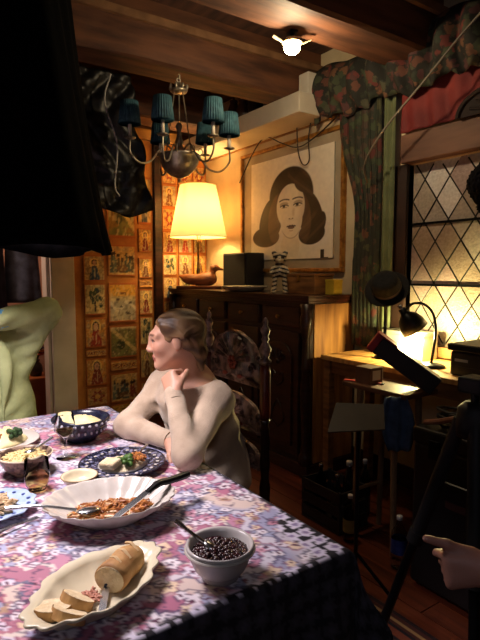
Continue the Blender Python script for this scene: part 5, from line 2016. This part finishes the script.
light('desk_lamp_light', 'POINT', T @ Vector((0, 0, -.155)), 36, (1, .86, .36), lp, shadow_soft_size=.02)

wbx = thing('white_box', 'white cardboard box on the desk behind the desk lamp', 'box', (.53, .36, DZ))
obj('carton', box(B(), (-.16, -.07, 0), (.14, .07, .155)), M('white_card', 'c4c4b4', 'd6d6c6', .8), wbx, False, bevel=.003)
obj('lid_flap', box(B(), (-.163, -.073, .138), (.143, .073, .162)), M('white_card'), wbx, False, bevel=.003)
ht = thing('black_hat', 'round black brimmed hat on a slim stand behind the desk lamp', 'hat', (.475, .19, DZ))
obj('hat_stand', lathe(B(), [(0, 0), (.06, 0), (.06, .012), (.01, .02), (.01, .36), (.05, .38), (.05, .40), (0, .41)], 16), black_metal, ht, True)
Th = Matrix.Translation((0, 0, .43)) @ Matrix.Rotation(R(48), 4, 'X') @ Matrix.Rotation(R(20), 4, 'Y')
felt = M('black_felt', '0c0b0b', '1a1817', .9, scale=60, bump=.4)
obj('crown', lathe(B(), [(.088, -.02), (.088, .02), (.08, .06), (.06, .08), (.03, .074), (0, .072)], 28, Th), felt, ht, True)
obj('brim', lathe(B(), [(.085, -.02), (.128, -.022), (.134, -.016), (.128, -.012), (.086, -.012)], 36, Th), felt, ht, True)
obj('hat_band', lathe(B(), [(.089, -.010), (.0895, .012)], 28, Th, cap=False), M('grey_band', '5a5044', '70665a', .7), ht, True)

pr_ = thing('desk_printer', 'black desktop printer at the right end of the desk', 'printer', (1.20, .21, DZ))
obj('shell', box(B(), (-.20, -.15, 0), (.22, .15, .125)), M('printer_black', '0e0f10', '181a1a', .4), pr_, False, bevel=.012)
obj('paper_slot', box(B(), (-.15, -.154, .03), (.17, -.149, .05)), black_matte, pr_, False)
obj('badge', box(B(), (-.17, -.154, .075), (-.10, -.1505, .088)), M('badge_grey', '8a8a86', '9a9a96', .4), pr_, False)
tr_ = thing('slim_recorder', 'flat black electronic deck lying on top of the printer', 'electronics', (1.20, .21, DZ + .127))
obj('shell', box(B(), (-.21, -.16, 0), (.22, .15, .035)), black_matte, tr_, False, bevel=.005)
obj('front_panel', box(B(), (-.2, -.164, .006), (.21, -.159, .029)), black_metal, tr_, False)

# side table with the red slate box in front of the desk
stb = thing('side_table', 'small dark wooden side table in front of the desk', 'table', (.82, -.18, 0))
obj('table_top', box(B(), (-.21, -.125, .80), (.20, .125, .825)), M('stool_brown', '4a2c1c', '6a4430', .5, scale=6), stb, False, bevel=.005)
for sx in (-1, 1):
    for sy in (-1, 1):
        obj('leg', tube(B(), [(sx * .13, sy * .10, 0), (sx * .11, sy * .09, .80)], [.014, .018], 8), M('pale_leg', '6a4e34', '8a6a48', .6), stb)
obj('stretcher', tube(B(), [(-.125, -.097, .25), (-.125, .097, .25)], .01, 8), M('pale_leg'), stb)
rb = thing('red_case', 'long black case with red end leaning on the side table', 'case', (.875, -.21, .985))
axd = (RT * .74 - Vector((0, 0, .55)) - FW * .22).normalized()
upd = (Vector((0, 0, 1)) - axd * axd.z).normalized()
sdd = axd.cross(upd)
Mx = Matrix((axd, sdd, upd)).transposed().to_4x4()
obj('shell', box(B(), (-.10, -.06, -.045), (.235, .06, .045), Mx), M('case_dark', '1c0f10', '2a1616', .5), rb, False, bevel=.004)
obj('red_end', box(B(), (-.135, -.062, -.047), (-.10, .062, .047), Mx), M('red_leather', '9a1a22', 'b82a30', .5), rb, False, bevel=.004)
obj('red_lid', box(B(), (-.134, -.062, .0455), (-.02, .062, .052), Mx), M('red_leather'), rb, False, bevel=.002)
bx_ = thing('brown_box', 'small brown box propping up the red-ended case', 'box', (.72, -.22, .825))
obj('carcass', box(B(), (-.05, -.05, 0), (.05, .05, .085)), M('brown_card', '5a3a24', '74503a', .7), bx_, False, bevel=.003)
obj('paper_label', box(B(), (.0505, -.03, .02), (.051, .03, .07)), M('paper_pale', 'c8bca0', 'd8ccb0', .8), bx_, False)
rs_ = thing('red_ruler', 'thin red stick lying at the front of the side table', 'stick', (.70, -.245, .826), .45)
obj('stick', box(B(), (-.10, -.012, 0), (.10, .012, .006)), M('red_leather'), rs_, False, bevel=.001)
obj('end_cap', box(B(), (.10, -.012, 0), (.112, .012, .0062)), black_matte, rs_, False)

# tilted grey-brown board on a stand
bd = thing('tilted_board', 'flat grey-brown board tilted on a slim stand before the cabinet', 'board', (1.02, -.62, 0))
ux_ = RT
nrm = (-FW * .55 + Vector((0, 0, .83))).normalized()
vv = nrm.cross(ux_).normalized()
Mb = Matrix.Translation((0, 0, .77)) @ Matrix((ux_, vv, nrm)).transposed().to_4x4()
bm = prism(B(), [(-.145, .08), (.10, .065), (.125, -.075), (-.085, -.085)], .008, Mb @ Matrix.Rotation(R(90), 4, 'X') @ Matrix.Diagonal((1, 1, 1, 1)))
obj('panel', bm, M('board_grey', '3e362c', '4a4034', .6, scale=5), bd, False)
bm = tube(B(), [(0, 0, .10), (0, 0, .76)], .009, 8)
obj('stem', bm, black_metal, bd)
for k in range(3):
    t = k * 2.094 + .4
    obj('foot', tube(B(), [(0, 0, .16), (.16 * math.cos(t), .16 * math.sin(t), .008)], .008, 6), black_metal, bd)

# black equipment case, cable bundle, blue cloth, sack
ec = thing('equipment_case', 'large black equipment case standing beside the side table', 'case', (1.37, -.20, 0))
obj('shell', box(B(), (-.23, -.20, .02), (.25, .20, .66)), M('case_black', '0b0a0c', '141216', .45), ec, False, bevel=.015)
obj('lid', box(B(), (-.235, -.205, .66), (.255, .205, .73)), M('case_black'), ec, False, bevel=.012)
for x in (-.12, .14):
    obj('latch', box(B(), (x - .025, -.215, .61), (x + .025, -.2, .69)), black_metal, ec, False, bevel=.003)
obj('label_plate', box(B(), (-.06, -.204, .42), (.08, -.2, .45)), M('dull_red', '3a1a18', '4a2422', .6), ec, False)
obj('handle', tube(B(), spline([(-.08, -.21, .54), (-.06, -.235, .54), (.08, -.235, .54), (.10, -.21, .54)], 4), .008, 8), black_metal, ec)
for i, (c_, lab) in enumerate((((1.28, -.28, .73), 'loose coil of black cable nearest the red case on the equipment case'), ((1.45, -.20, .73), 'second coil of black cable further right on the equipment case'))):
    pts = []
    r_ = random.Random(20 + i)
    for k in range(90):
        t = k * .42
        rr = .075 + .02 * math.sin(k * .7) + r_.uniform(-.006, .006)
        pts.append((rr * math.cos(t), rr * math.sin(t), .012 + k * .0007 + .008 * abs(math.sin(t * 1.3))))
    o = obj('cable_coil', tube(B(), pts, .0065, 6), M('black_rubber', '0d0c0d', '17161a', .5), None, loc=c_)
    tag(o, lab, 'cable', 'cable coils on the case')
o = obj('forearm_standin', tube(B(), spline([(1.17, -.36, .745), (1.25, -.38, .77), (1.34, -.37, .80), (1.44, -.36, .79), (1.52, -.33, .755)], 6), .012, 8), M('forearm_tan', '7a4a32', '96624a', .6))  # tan tube stands in for an unclear forearm reaching in
tag(o, 'tan stand-in for a forearm arching over the black equipment case', 'strap')
bm = B()
rows = []
for j in range(14):
    v = j / 13
    row = []
    for i in range(16):
        u = i / 15
        w_ = .05 + .03 * math.sin(v * 3)
        p = RT * ((u - .5) * 2 * w_ + .03 * v) - FW * (.012 * math.sin(u * 14 + v * 3)) + Vector((0, 0, -.26 * v))
        row.append(p)
    rows.append(row)
rings(bm, rows, cap=False, closed=False)
o = obj('blue_cloth', bm, M('dusty_blue', '3a4a64', '506280', .85, scale=20), None, True, loc=(1.11, -.47, .80))
o.modifiers.new('thickness', 'SOLIDIFY').thickness = .004
o.location = (.985, -.335, .815)
tag(o, 'dusty blue cloth hanging off the side table edge', 'cloth')
sd = Sdf()
sd.ell((0, 0, .13), (.20, .13, .13), .05)
sd.ell((.05, .02, .22), (.13, .10, .09), .06)
sd.ell((-.08, -.03, .17), (.10, .09, .09), .05)
sd.half((0, 0, .002), (0, 0, -1), .005)
me = sd.mesh('grey_sack', .012, lambda X, Y, Z: (.008 * np.sin(X * 30 + 3 * np.sin(Z * 20)) * np.sin(Y * 26 + Z * 22)).astype(np.float32))
relax(me, 2)
o = finish('grey_sack', me, M('sack_grey', '2e2620', '403630', .9, scale=12, bump=.4), None)
o.location = (1.0, .14, 0)
o.rotation_euler = (0, 0, R(60))
tag(o, 'slumped grey-brown cloth sack on the floor behind the water bottle', 'sack')
o = obj('orange_ball', ball(B(), (0, 0, .04), (.045, .045, .04), 12), M('dull_orange', '8a5a30', 'a87444', .6), None, True, loc=(.985, .13, .305))
tag(o, 'small dull orange ball resting on top of the grey sack', 'ball')

# ---------------------------------------------------------------- bottles on the floor
def bottle(name, label, loc, h, r, glass, liquid, fill, cap_m, label_m=None, group=None, neck=.3, lz=(.3, .55)):
    b2 = thing(name, label, 'bottle', loc, 0, group)
    pr = [(0, .004), (r * .8, 0), (r, h * .03), (r, h * (.62 - neck * .2)), (r * .9, h * .70), (r * neck * 1.2, h * .84), (r * neck, h * .88), (r * neck, h * .95)]
    inn = [(max(q_[0] - .0022, 0), q_[1] + (.003 if i < 3 else 0)) for i, q_ in enumerate(pr)][::-1]
    obj('vessel', lathe(B(), pr + inn, 28), glass, b2, True)
    if liquid:
        zt = h * fill
        obj('drink', lathe(B(), [(0, .008), (r * .8 - .003, .006), (r - .003, h * .035), (r - .003, zt), (0, zt)], 28), liquid, b2, True)
    obj('cap', lathe(B(), [(0, h * .925), (r * neck * 1.25, h * .925), (r * neck * 1.25, h * .995), (r * neck * 1.1, h), (0, h)], 20), cap_m, b2, True)
    if label_m:
        obj('paper_label', lathe(B(), [(r + .0008, h * lz[0]), (r + .0008, h * lz[1])], 28, cap=False), label_m, b2, True)
    return b2


pet = glassy('clear_plastic', 'eef2f4', .05)
water = glassy('water', 'f6fafc')
capw = M('white_cap', 'd0d0d0', 'dcdcdc', .4)
bottle('water_bottle', 'clear water bottle with a blue label standing alone on the floor', (1.03, -.335, 0), .255, .037, pet, water, .55, capw, M('blue_label', '1c2c6a', '2c4490', .4, scale=30), lz=(.30, .58))
bottle('juice_bottle', 'yellowish bottle with white cap standing on the floor by the crate', (.725, -.345, 0), .25, .036, glassy('pale_plastic', 'e8e4c0', .08), glassy('yellow_juice', 'c8b048', .1), .62, capw, M('tan_label', '8a7434', 'a08a44', .6, scale=30), lz=(.22, .5))
dark_gl = M('dark_glass', '0c0e0a', '16180f', .12, coat=.4)
ct = thing('bottle_crate', 'dark plastic crate of bottles on the floor by the cabinet', 'crate', (.512, -.25, 0))
crm = M('crate_dark', '1a1412', '28201c', .6)
obj('crate_floor', box(B(), (-.15, -.11, 0), (.15, .11, .012)), crm, ct, False)
for z0 in (.012, .09, .165):
    for s_ in (-1, 1):
        obj('slat', box(B(), (-.15, s_ * .105 - .005, z0 + .006), (.15, s_ * .105 + .005, z0 + .062)), crm, ct, False)
        obj('slat', box(B(), (s_ * .145 - .005, -.10, z0 + .006), (s_ * .145 + .005, .10, z0 + .062)), crm, ct, False)
for sx in (-1, 1):
    for sy in (-1, 1):
        obj('corner_post', box(B(), (sx * .142 - .007, sy * .102 - .007, .012), (sx * .142 + .007, sy * .102 + .007, .235)), crm, ct, False)
bottle('wine_bottle', 'dark wine bottle with a white foil top in the floor crate', (.585, -.21, .013), .345, .036, dark_gl, None, 0, M('white_foil', 'bcb8b4', 'cac6c2', .5), group='bottles in the crate', neck=.38)
bottle('beer_bottle', 'dark bottle with a silver cap at the near corner of the crate', (.585, -.30, .013), .29, .031, dark_gl, None, 0, chrome, M('beer_label', '4a3a2a', '5c4a38', .6), 'bottles in the crate')
bottle('green_bottle', 'clear-shouldered bottle at the cabinet side of the crate', (.435, -.28, .013), .30, .033, glassy('green_glass', '4a5a48', .05), None, 0, chrome, None, 'bottles in the crate')
bottle('tall_bottle', 'slim dark bottle with a pale cap standing behind the floor crate', (.565, -.06, 0), .33, .034, dark_gl, None, 0, M('pale_cap', 'a8a8b0', 'b8b8c0', .4), None)

# ---------------------------------------------------------------- tripod, rug
tp = thing('tripod', 'black camera tripod at the lower right edge', 'tripod', (1.66, -.80, .010))
ap = Vector((0, 0, .93))
for q_ in ((-.33, -.05, 0), (.16, -.20, 0), (.14, .30, 0)):
    q_ = Vector(q_)
    a_ = ap + Vector((q_.x, q_.y, 0)) * .12
    md_ = a_ + (q_ - a_) * .48
    lg = obj('leg', tube(B(), [a_, md_], .024, 10), black_matte, tp)
    obj('lower_leg', tube(B(), [md_ + (a_ - md_) * .08, q_ + (a_ - q_) * .03], .017, 10), black_metal, lg)
    obj('clamp', tube(B(), [md_ + (a_ - md_) * .06, md_ - (a_ - md_) * .03], .029, 10), black_matte, lg)
    obj('rubber_foot', lathe(B(), [(0, 0), (.02, 0), (.023, .012), (.018, .035), (0, .035)], 12, Matrix.Translation(q_)), black_matte, lg, True)
obj('crown', lathe(B(), [(0, .88), (.05, .88), (.055, .92), (.05, .97), (.03, .99), (0, .99)], 20), black_matte, tp, True)
obj('centre_column', tube(B(), [(0, 0, .55), (0, 0, 1.02)], .014, 10), black_metal, tp)
obj('head', box(B(), (-.04, -.04, 1.02), (.04, .04, 1.07)), black_matte, tp, False, bevel=.008)


def rugc(u, v):
    c = np.repeat(LIN('4a2014')[None], len(u), 0)
    e = np.minimum(v, 1 - v) * .66
    for lo, hi, cc in ((0, .02, '241010'), (.04, .055, 'a07a4a'), (.07, .085, '1a1216'), (.085, .12, '7a3a22'), (.12, .135, '1a1216'), (.15, .165, 'a07a4a'), (.18, .2, '24141a')):
        c = over(c, cc, ((e >= lo) & (e < hi)).astype(float))
    fl = np.sin(u * 60) * np.sin(v * 40)
    c = over(c, '8a5a34', ((fl > .72) & (e > .2)).astype(float))
    return c


o = paint_panel('striped_rug', 1.7, .66, .008, 220, 130, rugc, M('rug_wool', attr=True, rough=.95, bump=.3, scale=200), None, (1.80, -.95, .0052), (R(-90), 0, 0))
tag(o, 'dark red rug with tan striped border under the tripod', 'rug')

# ---------------------------------------------------------------- furry boom microphone at the upper right
bmk = thing('boom_microphone', 'furry black boom microphone in front of the leaded window', 'microphone', (1.24, .0, 0))
sd = Sdf()
sd.ell((-.02, 0, 1.80), (.11, .085, .085), .03)
sd.cone((-.03, 0, 1.80), (-.045, -.02, 1.69), .07, .025, .05)
sd.cone((0, 0, 1.82), (.14, .04, 1.86), .085, .075, .04)
rn = np.random.RandomState(4)
me = sd.mesh('wind_cover', .006, lambda X, Y, Z: (.009 * np.sin(X * 140 + 3 * np.sin(Y * 90)) * np.sin(Y * 150 + 2 * np.sin(Z * 80)) * np.sin(Z * 130 + 2 * np.sin(X * 70)) + .006 * (rn.rand(*X.shape) - .5)).astype(np.float32))
finish('wind_cover', me, M('black_fur', '0b0a0c', '17141a', .95, spec=.1), bmk)
obj('boom_pole', tube(B(), [(.12, .035, 1.855), (.95, .19, 2.05)], .012, 8), black_metal, bmk)
obj('stand_post', tube(B(), [(.95, .19, .02), (.95, .19, 2.08)], .015, 8), black_metal, bmk)
for k in range(3):
    t = k * 2.094
    obj('foot', tube(B(), [(.95, .19, .30), (.95 + .2 * math.cos(t), .19 + .2 * math.sin(t), .01)], .011, 6), black_metal, bmk)

# ---------------------------------------------------------------- the hall beyond the doorway
ch_ = thing('hall_chest', 'low orange wooden chest in the hall beyond the doorway', 'chest', (-2.55, -1.19, 0))
obj('body', box(B(), (-.16, -.22, .03), (.16, .13, .40)), M('orange_wood', '8a4a22', 'b0683a', .5, scale=5), ch_, False, bevel=.005)
obj('lid', box(B(), (-.175, -.235, .40), (.175, .145, .43)), M('orange_wood'), ch_, False, bevel=.005)
for sx in (-1, 1):
    for sy in (-.2, .11):
        obj('foot', box(B(), (sx * .13 - .02, sy - .02, 0), (sx * .13 + .02, sy + .02, .03)), M('orange_wood'), ch_, False)
fl = thing('flower_bouquet', 'dark vase of orange and red flowers on the hall chest', 'flowers', (-2.52, -1.15, .43))
obj('vase', lathe(B(), [(0, 0), (.05, 0), (.07, .05), (.06, .1), (.035, .13), (.045, .15), (.04, .15), (0, .12)], 20), M('dark_vase', '2a2420', '3a322c', .3), fl, True)
r_ = random.Random(12)
for k in range(16):
    t, q_ = r_.uniform(0, 6.28), r_.uniform(.02, .11)
    p = Vector((q_ * math.cos(t), q_ * math.sin(t), r_.uniform(.18, .36)))
    stem = obj('stem', tube(B(), [(0, 0, .1), p * .6 + Vector((0, 0, .06)), p], .003, 5), M('leaf_green', '2c3a1c', '44562a', .7), fl)
    bm = B()
    for j in range(6):
        a_ = j * math.pi / 3
        ball(bm, p + Vector((.018 * math.cos(a_), .018 * math.sin(a_), 0)), (.015, .015, .009), 6)
    ball(bm, p + Vector((0, 0, .006)), .011, 6)
    obj('blossom', bm, [M('blossom_orange', 'b8602c', 'd0803c', .7), M('blossom_red', '7a2420', '963028', .7), M('blossom_dark', '33283a', '40304a', .7)][k % 3], stem)
rail = obj('coat_rail', tube(B(), [(-2.72, -2.2, 1.95), (-2.72, -.72, 1.95)], .012, 8), black_metal)
tag(rail, 'thin black rail holding coats in the hall', 'rail')
for i, (yy, c1, c2, ln, lab) in enumerate(((-1.50, '1a1c2a', '2c3048', .95, 'long navy coat in the middle of the hall rail'), (-1.82, '2a1c1a', '3c2826', .9, 'dark brown coat furthest left on the hall rail'), (-1.20, '2c3448', '4a5672', .78, 'blue-grey jacket hanging nearest the white jamb'))):
    g_ = thing('hanging_coat', lab, 'coat', (-2.72, yy, 1.95), R(72), 'coats on the hall rail')
    rows = []
    for j in range(18):
        v = j / 17
        hwid = (.04 + .095 * sstep(0, .12, np.array([v]))[0]) * (1 + .15 * v)
        row = []
        for k in range(32):
            t = 2 * math.pi * k / 32
            fo_ = 1 + .14 * math.sin(5 * t + i) * v
            row.append((hwid * math.cos(t) * fo_, .055 * math.sin(t) * fo_, -.06 - ln * v))
        rows.append(row)
    bm = B()
    rings(bm, rows)
    obj('cloth', bm, M('coat_%d' % i, c1, c2, .9, scale=10), g_, True)
    obj('hanger', tube(B(), spline([(0, 0, -.07), (0, 0, .0), (.012, 0, .016), (0, 0, .022), (-.012, 0, .012)], 5), .003, 6), chrome, g_)
light('hall_light', 'POINT', (-2.45, -2.3, 2.4), 60, (1, .62, .42), None, shadow_soft_size=.12)
